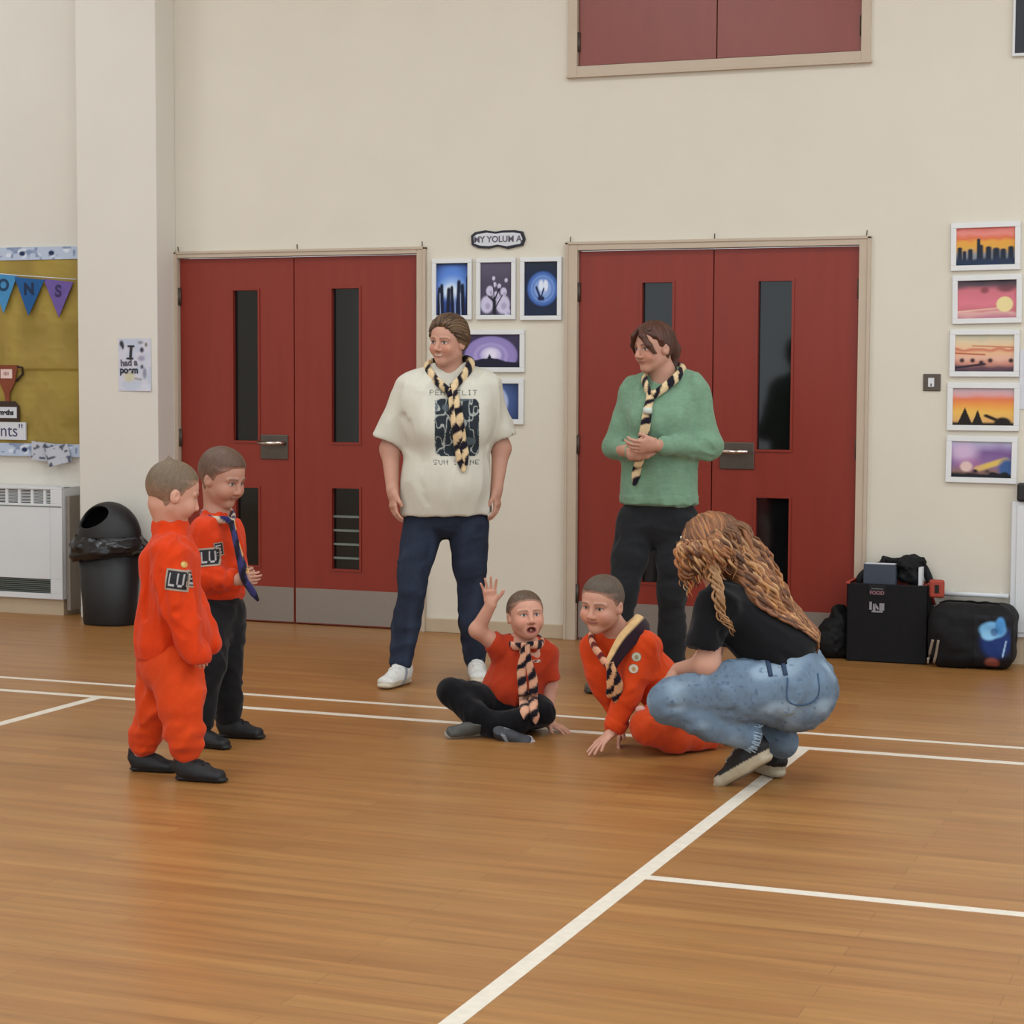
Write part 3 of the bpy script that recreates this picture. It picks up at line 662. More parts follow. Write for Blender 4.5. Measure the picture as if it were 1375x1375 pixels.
lid = [U(Ell((bx, by, .49), (.192, .148, .205)), 0), I(Half((bx, by, .49), (0, 0, -1)), .01), S(Ell((bx, by, .48), (.18, .136, .19)), 0),
       S(Ell((bx-.055, by-.13, .615), (.115, .13, .062), np.array([[math.cos(.25), 0, -math.sin(.25)], [0, 1, 0], [math.sin(.25), 0, math.cos(.25)]])), .006)]
ck = lin('2b2b2f'); Vol(lid, .005).build('swing_lid', M['black'], lambda P: np.tile(ck, (len(P), 1)), wb)
prof = [(1.13+.25*sstep(.0, .5, np.array(i/14.0))-.2*sstep(.75, 1, np.array(i/14.0)), .505-.125*i/14) for i in range(15)]
V, F = lathe([(float(r), z) for r, z in prof], .165, .122, 90)
n1 = vnoise(V, (.05, .05, .035), 3); n2 = vnoise(V, (.022, .022, .05), 8)
out = (V-np.array([bx, by, 0]))*np.array([1, 1, 0]); out /= np.linalg.norm(out, axis=1)[:, None]+1e-9
V = V+out*(.016*n1+.010*np.abs(n2))[:, None]; V[:, 2] += -.025*np.clip(-(V[:, 0]-bx)/.2, -1, 1)*sstep(.47, .38, V[:, 2])+.008*n2
sg_ = lin('17171a'); Box().add(V, F, None, sg_).build('bin_liner', M['bin_bag'], wb, smooth=True, vc=True)

# ------------------------------------------------------------------ bags by the right doors
M['carrier'] = mat('black_nylon', '121114', .75, var=.1, scale=40, bump=.1, spec=.25); M['redtrim'] = mat('red_webbing', 'a8402f', .7, var=.1); M['strap'] = mat('black_webbing', '0f0f12', .8)
cb = empty('carrier_bag', (2.08, -.12, 0)); tag(cb, 'square black open topped carrier bag with red lining, right of the doors', 'bag')
b = Box(); x0, x1, y0, y1, z1 = 1.873, 2.275, -.222, -.02, .392
b.box(x0, x1, y0, y0+.012, .0, z1); b.box(x0, x1, y1-.012, y1, 0, z1); b.box(x0, x0+.012, y0, y1, 0, z1); b.box(x1-.012, x1, y0, y1, 0, z1); b.box(x0, x1, y0, y1, 0, .012)
b.build('bag_body', M['carrier'], cb, bevel=.006)
b = Box(); b.box(x0+.012, x1-.012, y1-.016, y1-.012, .02, z1+.004); b.box(x0+.012, x0+.016, y0+.012, y1-.016, .02, z1+.004); b.box(x1-.016, x1-.012, y0+.012, y1-.016, .02, z1+.004); b.box(x0-.003, x0+.016, y0-.002, y1, z1-.004, z1+.006)
b.build('red_lining', M['redtrim'], cb)
Box().tube(spline([(x0+.01, -.05, z1-.04), (x0+.05, -.045, z1+.03), (x0+.13, -.04, z1+.075), (x0+.24, -.04, z1+.10), (x0+.34, -.04, z1+.085), (x1+.0, -.05, z1-.04)], 50), .020, 8, flat=.3, hint=(0, -1, 0)).build('rear_handle', M['strap'], cb, smooth=True)
Box().tube(spline([(x1, y0+.03, z1-.02), (x1+.014, y0+.06, z1-.07), (x1+.014, y0+.10, z1-.1)], 16), .012, 8, flat=.3).build('side_strap', M['redtrim'], cb, smooth=True)
Box().box(x1, x1+.075, y0+.02, y0+.05, z1-.06, z1+.03).build('red_buckle', M['redtrim'], cb, bevel=.012)
Box().box(x1+.03, x1+.05, y0+.016, y0+.021, z1-.035, z1+.005).build('buckle_slot', M['strap'], cb)
M['wink'] = mat('pale_print', '8c888e', .7); M['pink'] = mat('pink_print', '8a6068', .7)
k = Box().box(1.985, 2.065, y0-.003, y0, .335, .385).build('top_label', M['strap'], cb); text(k, 'FOOD', 2.025, .347, y0-.004, .025, M['pink'], .001); text(k, '------', 2.025, .37, y0-.004, .03, M['wink'])
k = Box()
for i, (sx, sz, hh) in enumerate(((0, 0, .04), (.018, -.004, .034), (.05, -.006, .04), (.062, -.002, .036))): k.box(1.988+sx, 2.0+sx, y0-.003, y0, .262+sz, .262+sz+hh)
k.box(2.0, 2.055, y0-.003, y0, .25, .258); k.prism([(2.012, .285), (2.03, .262), (2.036, .27), (2.018, .295)], y0-.003, y0); k.build('emblem', M['wink'], cb)
o = Box().box(1.945, 2.105, -.17, -.10, .02, .485).build('box_file', mat('slate_grey_card', '3c4350', .7, var=.04), bevel=.003); tag(o, 'slate grey box file standing in the black carrier bag', 'box file'); Box().box(1.95, 2.1, -.165, -.105, .4851, .487).build('page_edge', M['card'], o)
o = Box().box(2.215, 2.232, -.15, -.09, .02, .475).build('white_folder', M['white'], bevel=.002); tag(o, 'white folder upright at the right end of the carrier bag', 'folder')
def lump(ops, name, h_, colour, label, cat, material='bag', nzs=(.05, .004), parent=None):
    ops = ops+[Dsp(lambda P: nzs[1]*vnoise(P, nzs[0], 5)+nzs[1]*.5*vnoise(P, nzs[0]*.4, 6))]
    c = lin(colour); V_ = Vol(ops, h_)
    o_ = V_.build(name, M[material], lambda P: c*(1+.15*vnoise(P, .02, 2))[:, None], parent)
    if parent is None: tag(o_, label, cat)
    return o_, V_
lump([U(RBox((2.162, -.10, .455), (.052, .045, .065), .03), 0), U(RBox((2.10, -.072, .495), (.09, .022, .022), .02), .03), U(Seg((2.15, -.12, .47), (2.21, -.09, .50), .028), .03), U(Ell((2.185, -.10, .42), (.03, .045, .06)), .03)], 'folded_jacket', .005, '0b0b0e', 'black jacket bundled in the top of the carrier bag', 'jacket', nzs=(.035, .010))
# rucksack behind
lump([U(Ell((1.775, -.12, .085), (.092, .085, .085)), 0), U(Ell((1.815, -.11, .15), (.05, .07, .125)), .06), U(RBox((1.81, -.11, .10), (.055, .08, .10), .04), .04), I(Half((0, 0, .002), (0, 0, -1)), .004)], 'rucksack', .006, '0a0a0c', 'soft black rucksack slumped on the floor left of the carrier bag', 'bag', nzs=(.05, .012))
sb = empty('sports_bag', (2.49, -.19, 0)); tag(sb, 'rounded black sports bag with blue print on the floor at far right', 'bag')
bo, bv = lump([U(RBox((2.497, -.185, .158), (.200, .125, .158), .075)), U(Ell((2.392, -.24, .17), (.10, .085, .13)), .05)], 'bag_body', .006, '0d0c10', '', '', nzs=(.09, .008), parent=sb)
def patch(name, vol, c, nrm, upd, w_, h_, colfn, parent, nx=24, ny=24, clear=.002, material='paint', curve=None):
    """a sewn or printed badge that follows the surface it lies on"""
    n = np.array(nrm, float); n /= np.linalg.norm(n); u_ = np.array(upd, float); u_ = u_-n*(u_@n); u_ /= np.linalg.norm(u_); r_ = np.cross(u_, n)
    U_, V_ = np.meshgrid(np.linspace(0, 1, nx), np.linspace(0, 1, ny), indexing='ij')
    P = np.asarray(c)+((U_-.5)*w_)[..., None]*r_+((V_-.5)*h_)[..., None]*u_
    P = vol.drop(P.reshape(-1, 3), -n, clear, .12)
    i, j = np.meshgrid(np.arange(nx-1), np.arange(ny-1), indexing='ij')
    F = np.stack([i*ny+j, (i+1)*ny+j, (i+1)*ny+j+1, i*ny+j+1], -1).reshape(-1, 4)
    dp = P@n; F = F[(np.abs(dp[F]-np.median(dp)).max(1) < .04) & (np.ptp(dp[F], axis=1) < .014)]
    K = colfn(U_, V_)
    if isinstance(K, tuple):
        keep = K[1].reshape(-1); K = K[0]; F = F[keep[F].all(1)]
    return raw_mesh(name, P, F, K.reshape(-1, 3), M[material], parent)
def bagprint(u, v):
    c = full(u, '14141c'); c = mix(c, lin('16306e'), disc(u, v, .6, .5, .42, .32, .3)); c = mix(c, lin('79b8e6'), disc(u, v, .5, .72, .36, .16, .2)); c = mix(c, lin('4f93d0'), disc(u, v, .72, .8, .14, .17, .2)); c = mix(c, lin('8cc4ec'), disc(u, v, .4, .62, .2, .1, .3))
    c = mix(c, lin('2a4e92'), disc(u, v, .55, .68, .1, .08, .3)*.7); c = mix(c, lin('8a4a40'), disc(u, v, .5, .08, .2, .1, .3)); return mix(c, lin('9fc0e0'), line_(u, v, (.88, .5), (.8, .22), .02))
patch('blue_print', bv, (2.60, -.32, .145), (0, -1, 0), (0, 0, 1), .17, .25, bagprint, sb, 40, 50)
M['lace'] = mat('beige_cord', '8d7d6c', .8)
for a in (0, .028): Box().tube(bv.drop(spline([(2.318+a, -.3, .14), (2.30+a*1.2, -.3, .07), (2.292+a, -.3, .02)], 12), (0, 1, 0), .004, .2), .007, 6, flat=.5).build('cord', M['lace'], sb, smooth=True)
Box().tube(bv.drop(spline([(2.33, -.2, .33), (2.45, -.2, .345), (2.62, -.2, .34)], 24), (0, 0, -1), .004, .2), .012, 8, flat=.3).build('carry_strap', M['strap'], sb, smooth=True)
# ================================================================== FIGURES: building blocks
SKIN, SKIN_KID = lin('c08f7a'), lin('c9957f')
def frame3(fwd, upish):
    f = np.array(fwd, float); f /= np.linalg.norm(f); r = np.cross(f, upish); r /= np.linalg.norm(r); return np.stack([r, f, np.cross(r, f)], 1)
class Head:
    """local axes: x to the person's right, y out of the face, z up; unit = head height"""
    def __init__(s, c, fwd, H, kid=False, roll=0.0, mouth='closed', upish=UP):
        s.c = np.array(c, float); s.H = H; s.kid = kid; s.mouth = mouth
        R = frame3(fwd, upish)
        if roll:
            a = math.cos(roll); b_ = math.sin(roll); R = np.stack([R[:, 0]*a+R[:, 2]*b_, R[:, 1], -R[:, 0]*b_+R[:, 2]*a], 1)
        s.R = R
    def P(s, *l): return s.c+s.R @ (np.array(l, float)*s.H)
    def L(s, P): return (np.asarray(P)-s.c) @ s.R/s.H
    def E(s, c, r): return Ell(s.P(*c), np.array(r)*s.H, s.R)
    def G(s, a, b_, ra, rb=None): return Seg(s.P(*a), s.P(*b_), ra*s.H, (ra if rb is None else rb)*s.H)
    def skull(s):
        k = s.kid; H = s.H
        o = [U(s.E((0, -.05, .13), (.36 if k else .335, .415, .37)), 0),
             U(s.E((0, .07, -.13), (.30 if k else .27, .285, .33)), .10*H)]
        for x in (-1, 1):
            o += [U(s.G((x*.20, -.02, -.2), (x*.05, .2, -.37), .09 if k else .08), .08*H), U(s.E((x*.15, .22, -.15), ((.145 if k else .105),)*3), .07*H)]
        o += [U(s.E((0, .235, -.39), (.10, .085, .085)), .06*H)]
        return o
    def ops(s):
        H = s.H; k = s.kid; o = s.skull()
        for x in (-1, 1):
            o += [S(s.E((x*.135, .42, .0), (.085, .085, .07)), .06*H), U(s.E((x*.135, .255, .0), (.078, .078, .078)), .012*H)]
            o += [U(s.G((x*.21, .285, .075), (x*.07, .345, .085), .028), .05*H)]
            o += [U(s.G((x*.19, .295, .035), (x*.075, .325, .04), .014), .02*H), U(s.G((x*.18, .29, -.045), (x*.09, .315, -.045), .012), .02*H)]
            o += [U(s.E((x*.355, -.04, -.03), (.035, .075, .115)), .03*H), U(s.E((x*.33, .0, -.06), (.03, .05, .08)), .03*H), S(s.E((x*.40, .0, -.02), (.035, .04, .06)), .02*H)]
            o += [U(s.E((x*.05, .375, -.155), (.036, .04, .03)), .03*H)]
        o += [U(s.G((0, .33, .06), (0, .43 if not k else .405, -.13), .03, .048), .045*H), U(s.E((0, .425 if not k else .40, -.14), (.045, .04, .04)), .03*H)]
        if s.mouth == 'open':
            o += [U(s.E((0, .28, -.30), (.15, .085, .12)), .06*H), S(s.E((0, .41, -.302), (.10, .11, .060)), .02*H)]
        else:
            w_ = .10
            o += [U(s.G((-w_*.8, .315, -.243), (w_*.8, .315, -.243), .018), .02*H), U(s.E((0, .335, -.237), (.07, .032, .02)), .02*H), U(s.E((0, .33, -.272), (.065, .032, .023)), .02*H)]
            if s.mouth in ('smile', 'soft'):
                for x in (-1, 1): o += [S(s.G((x*.13, .32, -.225), (x*.17, .31, -.17), .008), .02*H), U(s.E((x*.17, .27, -.12), (.08, .07, .07)), .05*H)]
        return o
    def paint(s, P, c, brow='5a4030', iris='4a5a66'):
        l = s.L(P); x, y, z = np.abs(l[:, 0]), l[:, 1], l[:, 2]; fr = sstep(.05, .2, y)*(np.abs(l) < .62).all(1)
        c = mix(c, c*np.array([1.02, .82, .78]), fr*np.exp(-((x-.18)/.1)**2-((z+.13)/.1)**2)*.8)
        c = mix(c, c*np.array([1.02, .84, .80]), fr*np.exp(-(x/.05)**2-((z+.14)/.06)**2)*.7)
        c = mix(c, c*np.array([.80, .68, .64]), fr*np.exp(-((x-.135)/.075)**2-((z+.005)/.05)**2)*.55)
        my = -.255+(.9*x*x if s.mouth in ('smile', 'soft') else 0)
        if s.mouth == 'open':
            d = np.sqrt((x/.125)**2+((z+.302)/.085)**2); c = mix(c, lin('b0665c'), fr*(1-sstep(.85, 1.05, d))*.8)
            d = np.sqrt((x/.10)**2+((z+.302)/.062)**2); c = mix(c, lin('4e1c1a'), fr*(1-sstep(.88, 1.02, d)))
            c = mix(c, lin('9a4a46'), fr*np.exp(-(x/.06)**2-((z+.338)/.022)**2)*.8)
        else:
            c = mix(c, lin('a3605a'), fr*(x < .12)*np.exp(-((z-my)/.030)**2)*np.clip(1-(x/.12)**2, 0, 1)*.8)
            if s.mouth == 'smile': c = mix(c, lin('e0d6cc'), fr*(x < .085)*np.exp(-((z-my)/.012)**4)*.8)
            else: c = mix(c, lin('5c2e2a'), fr*(x < .105)*np.exp(-((z-my)/.010)**2)*.75)
        c = mix(c, lin('4a2620'), fr*np.exp(-((x-.032)/.016)**2-((z+.172)/.012)**2)*.7)
        ex = (x-.135); lid = .026*(1-(ex/.07)**2); op = (np.abs(ex) < .066) & (z < lid) & (z > -lid*.8)
        c = mix(c, lin('cfc8c2'), fr*op*.9); c = mix(c, lin(iris), fr*op*(np.hypot(ex, z) < .028)); c = mix(c, lin('101012'), fr*op*(np.hypot(ex, z) < .013))
        c = mix(c, lin('33221c'), fr*(np.abs(ex) < .075)*np.exp(-((z-lid-.004)/.010)**2)*.85)
        bz = .092-.8*(ex*ex)*1.6+.0*x
        return mix(c, lin(brow), fr*(np.abs(ex-.005) < .085)*np.exp(-((z-bz)/.017)**2)*.8)
    def hair(s, ops_extra, yb, thick, h, name, colour, parent, streak=.25, groove=.006, up=.25, top=0.0, fade=None, rough=.02, ramp=.07, extra=None):
        """cap of hair over the skull; yb = [(z, y)] hairline seen from the side (hair lies behind it); fade = skin showing through at the edge"""
        zz = [a for a, _ in yb]; yy = [b_ for _, b_ in yb]
        def edge(l):
            ze = l[:, 2]+.45*l[:, 0]**2*sstep(.05, .2, l[:, 2])+rough*vnoise(l, .07, 8)
            sl_ = (np.interp(ze+.02, zz, yy)-np.interp(ze-.02, zz, yy))/.04
            return (l[:, 1]-np.interp(ze, zz, yy)+rough*vnoise(l, .05, 7))/np.sqrt(1+sl_*sl_)
        def t(P):
            l = s.L(P); g = edge(l); m = sstep(.01, -ramp, g); lowcut = sstep(zz[0]-.03, zz[0]+.10, l[:, 2])
            th = np.arctan2(l[:, 0], l[:, 1]+.05)
            st = np.stack([th*1.0, l[:, 2]*up, np.hypot(l[:, 0], l[:, 1])*.6], -1)
            n = vnoise(st, .075, 3)+.6*vnoise(st, .035, 4)
            return -(m*lowcut*(thick+top*sstep(.2, .5, l[:, 2])+groove*n)+.004*np.sqrt(m*lowcut))*s.H+(1-sstep(0, .05, m*lowcut))*.014*s.H
        v = Vol(s.skull()+[Dsp(t, .06)]+ops_extra, h); c0 = lin(colour)
        def col(P):
            l = s.L(P); th = np.arctan2(l[:, 0], l[:, 1]+.05); st = np.stack([th, l[:, 2]*up, l[:, 1]*.3], -1)
            k = 1+streak*vnoise(st, .04, 5)+streak*.6*vnoise(st, .018, 6); c = c0*np.clip(k, .3, 2)[:, None]
            if fade is not None:
                low = sstep(.22, -.15, l[:, 2])*.35*(l[:, 1] < .2); c = mix(c, np.asarray(fade)*.8, np.clip(np.maximum(sstep(-.10, .01, edge(l))*.8, low), 0, 1)); c = c*(1+.22*vnoise(P, .0035, 12))[:, None]
            return c
        if extra is None: return v.build(name, M['hair'], col, parent)
        P_, F_ = v.mesh(); b = Box(); b.add(P_, F_, None, col(P_)); extra(b, v); return b.build(name, M['hair'], parent, smooth=True, vc=True)
    def strands(s, b, vol, starts, ends, n, r, lift, cols_, seed=1, jit=.06, wave=.0):
        """locks of hair laid over the scalp from the hairline (starts) to where they gather (ends); both lists of local points, matched in order"""
        rr = random.Random(seed); S0 = spline(np.array(starts, float), 60); E0 = spline(np.array(ends, float), 60); o = np.array([0, -.06, .10])
        for i in range(n):
            q = rr.random()*59; k = int(q); a = S0[k]+np.array([rr.uniform(-jit, jit) for _ in range(3)])*.5; e = E0[k]+np.array([rr.uniform(-jit, jit) for _ in range(3)])
            t = np.linspace(0, 1, 26)[:, None]; p = a*(1-t)+e*t-o; p /= np.linalg.norm(p, axis=1)[:, None]
            W = s.P(*o)+(p*.95*s.H) @ s.R.T; inw = -(p @ s.R.T); tt = np.zeros(26)
            for _ in range(60):
                f = vol.sample(W+inw*tt[:, None]); lf = (.002+lift*np.sin(np.pi*np.clip(t[:, 0]*1.1, 0, 1))*rr.uniform(.9, 1.0))*s.H; tt += np.where(f > lf, np.clip(.6*(f-lf), .0004, .02), 0)
            Q = W+inw*tt[:, None]; sd = np.cross(np.gradient(Q, axis=0), inw); sd /= np.linalg.norm(sd, axis=1)[:, None]+1e-9; Q = Q+sd*(wave*s.H*np.sin(t*rr.uniform(5, 9)+rr.uniform(0, 6)))
            V, F, ss, th = tube(Q, np.interp(t[:, 0], [0, .15, .8, 1], [.4, 1, 1, .5])*r*s.H*rr.uniform(.7, 1.2), 6); c = lin(rr.choice(cols_))
            b.add(V, F, None, np.tile(c*rr.uniform(.8, 1.2), (len(V), 1)))
def hand(Wp, d, dors, thumb, s_=1.0, curl=(.25, .25, .3, .35), spread=.0, tcurl=.3, tout=.6):
    d = np.array(d, float); d /= np.linalg.norm(d); x = np.array(thumb, float); x -= d*(x@d); x /= np.linalg.norm(x); z = np.array(dors, float); z -= d*(z@d)+x*(z@x); z /= np.linalg.norm(z)
    R = np.stack([x, d, z], 1)*s_; W = np.array(Wp, float); P = lambda *l: W+R@np.array(l, float)
    o = [U(Seg(P(0, .0, 0), P(0, .03, 0), .026*s_, .030*s_, .72, x), .02*s_), U(Seg(P(.002, .03, 0), P(0, .078, 0), .036*s_, .040*s_, .36, x), .015*s_)]
    for i, (bx_, by_, L) in enumerate(((.029, .080, .074), (.010, .086, .082), (-.010, .083, .076), (-.028, .075, .060))):
        a = spread*(1.5-i)/1.5; p = np.array([bx_, by_, .001]); r = .0088; ang = curl[i]*.5
        for j, f in enumerate((.45, .31, .24)):
            q = p+f*L*np.array([math.sin(a)*math.cos(ang), math.cos(a)*math.cos(ang), -math.sin(ang)])
            o.append(U(Seg(P(*p), P(*q), r*s_, (r-.0009)*s_), (.006 if j == 0 else .002)*s_)); p = q; r -= .0008; ang += curl[i]
    a, b_, c = np.array([.026, .022, -.004]), np.array([.026+.036*tout, .052, -.010]), np.array([.026+.062*tout, .082, -.012-.03*tcurl])
    m = (b_+c)/2+np.array([.004, 0, 0]); o += [U(Seg(P(*a), P(*b_), .0145*s_, .011*s_), .012*s_), U(Seg(P(*b_), P(*m), .0105*s_, .0098*s_), .003), U(Seg(P(*m), P(*c), .0098*s_, .0082*s_), .003)]
    return o, (W-.12*s_, W+.12*s_)
def handbox(W, d, s_):
    c = np.array(W)+np.array(d)/np.linalg.norm(d)*.08*s_; m = .12*s_; return (c-m, c+m)
def chain(pts, rs, k=.03, q=1.0, side=None, cap=None):
    return [U(Seg(pts[i], pts[i+1], rs[i], rs[i+1], q, side, cap), k) for i in range(len(pts)-1)]
def folds(amp, sc, seed=0, d=None, stretch=.35):
    """soft cloth folds; d = direction the folds run along"""
    def f(P):
        Q = P
        if d is not None:
            e = np.array(d, float)/np.linalg.norm(d); Q = P-(P@e)[:, None]*e*(1-stretch)
        w_ = Q+.5*sc*np.stack([vnoise(Q, sc*1.7, seed+1), vnoise(Q, sc*1.7, seed+2), vnoise(Q, sc*1.7, seed+3)], -1)
        n = vnoise(w_, sc, seed+4); return amp*(np.abs(n)*1.6-.5)+amp*.3*vnoise(w_, sc*.45, seed+5)
    return Dsp(f, .06)
def fabric(colour, heather=.05, sc=.012, seed=0):
    c = lin(colour)
    def f(P): return c*(1+heather*vnoise(P, sc, seed)+heather*.7*vnoise(P, sc*6, seed+1))[:, None]
    return f
def shoe(name, heel, d, L, parent, upper='17171a', sole='17171a', up=(0, 0, 1), wide=1.0, laces=None, toe=None, side_stripe=None, solet=.022, high=0.0, h=.004):
    d = np.array(d, float); d /= np.linalg.norm(d); u_ = np.array(up, float); u_ -= d*(u_@d); u_ /= np.linalg.norm(u_); x = np.cross(d, u_); R = np.stack([x, d, u_], 1); k = L/.26; W = np.array(heel, float)
    P = lambda a, b_, c: W+R@(np.array([a, b_, c])*k)
    wd_ = wide*k
    ops = [U(Seg(P(0, .036, .055), P(0, .10, .048), .033*wd_, .037*wd_, 1.05, x), 0), U(Seg(P(0, .09, .045), P(.0, .212, .030), .038*wd_, .040*wd_, (.95, .62), x), .03*k),
           U(Seg(P(0, .038, .06), P(0, .042, .092+high), .033*wd_, .034*wd_, 1.25, x, .012*k), .02*k), U(Seg(P(0, .07, .075), P(0, .15, .058), .02*wd_, .018*wd_), .03*k)]
    ops += [S(Ell(P(0, .05, .125+high), np.array([.026, .034, .03])*k, R), .006)]
    ops += [U(Seg(P(0, .042, .032), P(0, .12, .030), .0345*wd_, .036*wd_, .8, x), .015*k), U(Seg(P(0, .12, .030), P(0, .212, .026), .037*wd_, .040*wd_, (.75, .58), x), .015*k)]
    so = [Seg(P(0, .040, solet*.5), P(0, .118, solet*.5), .0345*wd_, .0355*wd_, solet*.52/.036, x, .035*wd_), Seg(P(0, .118, solet*.5), P(0, .213, solet*.55), .037*wd_, .041*wd_, solet*.52/.041, x, .041*wd_)]
    ops += [U(Seg(s_.a, s_.b, s_.ra, s_.rb, s_.q, x, s_.cap), .003) for s_ in so]
    ops += [I(Half(P(0, 0, 0), -u_), .002)]
    cu, cs = lin(upper), lin(sole)
    def col(Q):
        l = (Q-W)@R/k; c = np.where((l[:, 2] < solet*1.12)[:, None], cs, cu)*(1+.08*vnoise(Q, .01, 4))[:, None]
        if toe is not None: c = mix(c, lin(toe), ((l[:, 1] > .2) & (l[:, 2] < .045)).astype(float))
        if side_stripe is not None: c = mix(c, lin(side_stripe), (np.abs(l[:, 1]-.11+.6*(l[:, 2]-.04)) < .012)*(np.abs(l[:, 0]) > .02)*1.0)
        return mix(c, lin('1a1512'), sstep(.006, .001, l[:, 2])*.7)
    v = Vol(ops, h, pad=.012); o = v.build(name, M['shoe'], col, parent)
    if laces:
        b_ = Box()
        for i in range(5):
            yy = .085+.017*i; zz = .085-.006*i
            pts = [P(sx*.024, yy+(.006 if sx*(1 if i % 2 else -1) > 0 else -.004), zz-.010+.012*(1-abs(sx))) for sx in (-1, -.5, 0, .5, 1)]
            b_.tube(v.drop(spline(pts, 10), -u_, .002, .06), .0028*max(k, .8), 6)
        b_.build('laces', mat('lace_'+laces, laces, .8), o, smooth=True)
    return o, v
def scarf_tube(b, path, width, n=14, flat=.45, hint=None, pitch=.075, c1='d8bd94', c2='1b1722', duty=.5, twist=1.0, phase=0.0, mode='twist'):
    path = np.asarray(path)
    V, F, s_, th = tube(path, width, n, flat, hint)
    if mode == 'twist': f = np.mod(s_/pitch+twist*th/(2*np.pi)+phase+.16*vnoise(V, .03, 3)+.07*vnoise(V, .012, 4), 1); t = sstep(duty-.05, duty+.05, f)*(1-sstep(.94, 1.0, f))
    else: t = sstep(-.08, .08, np.cos(th)*twist-phase)
    c = mix(np.tile(lin(c1), (len(V), 1)), lin(c2), t); c = c*(1+.12*vnoise(V, .012, 9))[:, None]
    b.add(V, F, None, c)
def person(name, base, label, group=None):
    return empty(name, (base[0], base[1], 0.0)), label
def body(ops, heads, boxes, h, base, parent, tint=None, lo=.0025):
    hb_ = [(hd.c-.62*hd.H, hd.c+.62*hd.H, lo) for hd in heads]+[(a, b_, lo+.0004) for a, b_ in boxes]
    v = Vol(ops, h, hb_)
    def col(P):
        c = base*(1+.04*vnoise(P, .05, 1)+.02*vnoise(P, .012, 2))[:, None]
        if tint is not None: c = tint(P, c)
        return c
    return v.build('body', M['skin'], col, parent), v
FONT5 = {'L': '10000100001000010000100001000011111', 'P': '11110100011000111110100001000010000', 'E': '11111100001000011110100001000011111', 'A': '01110100011000111111100011000110001', 'T': '11111001000010000100001000010000100', 'I': '01110001000010000100001000010001110', 'S': '01111100001000001110000010000111110', 'U': '10001100011000110001100011000101110', 'N': '10001110011010110011100011000110001', 'H': '10001100011000111111100011000110001', 'R': '11110100011000111110101001001010001', 'O': '01110100011000110001100011000101110', 'D': '11110100011000110001100011000111110', 'F': '11111100001000011110100001000010000', ' ': '0'*35}
def glyphs(u, v, s_):
    """5x7 letters filling the unit square; returns 0/1"""
    n = len(s_); c = np.clip((u*n).astype(int), 0, n-1); fx = (u*n-c)/.78; fy = 1-v; ok = (u >= 0) & (u < 1) & (v >= 0) & (v < 1) & (fx < 1)
    ix = np.clip((fx*5).astype(int), 0, 4); iy = np.clip((fy*7).astype(int), 0, 6)
    A = np.array([[int(ch) for ch in FONT5.get(k, FONT5['E'])] for k in s_]); return np.where(ok, A[c, iy*5+ix], 0)
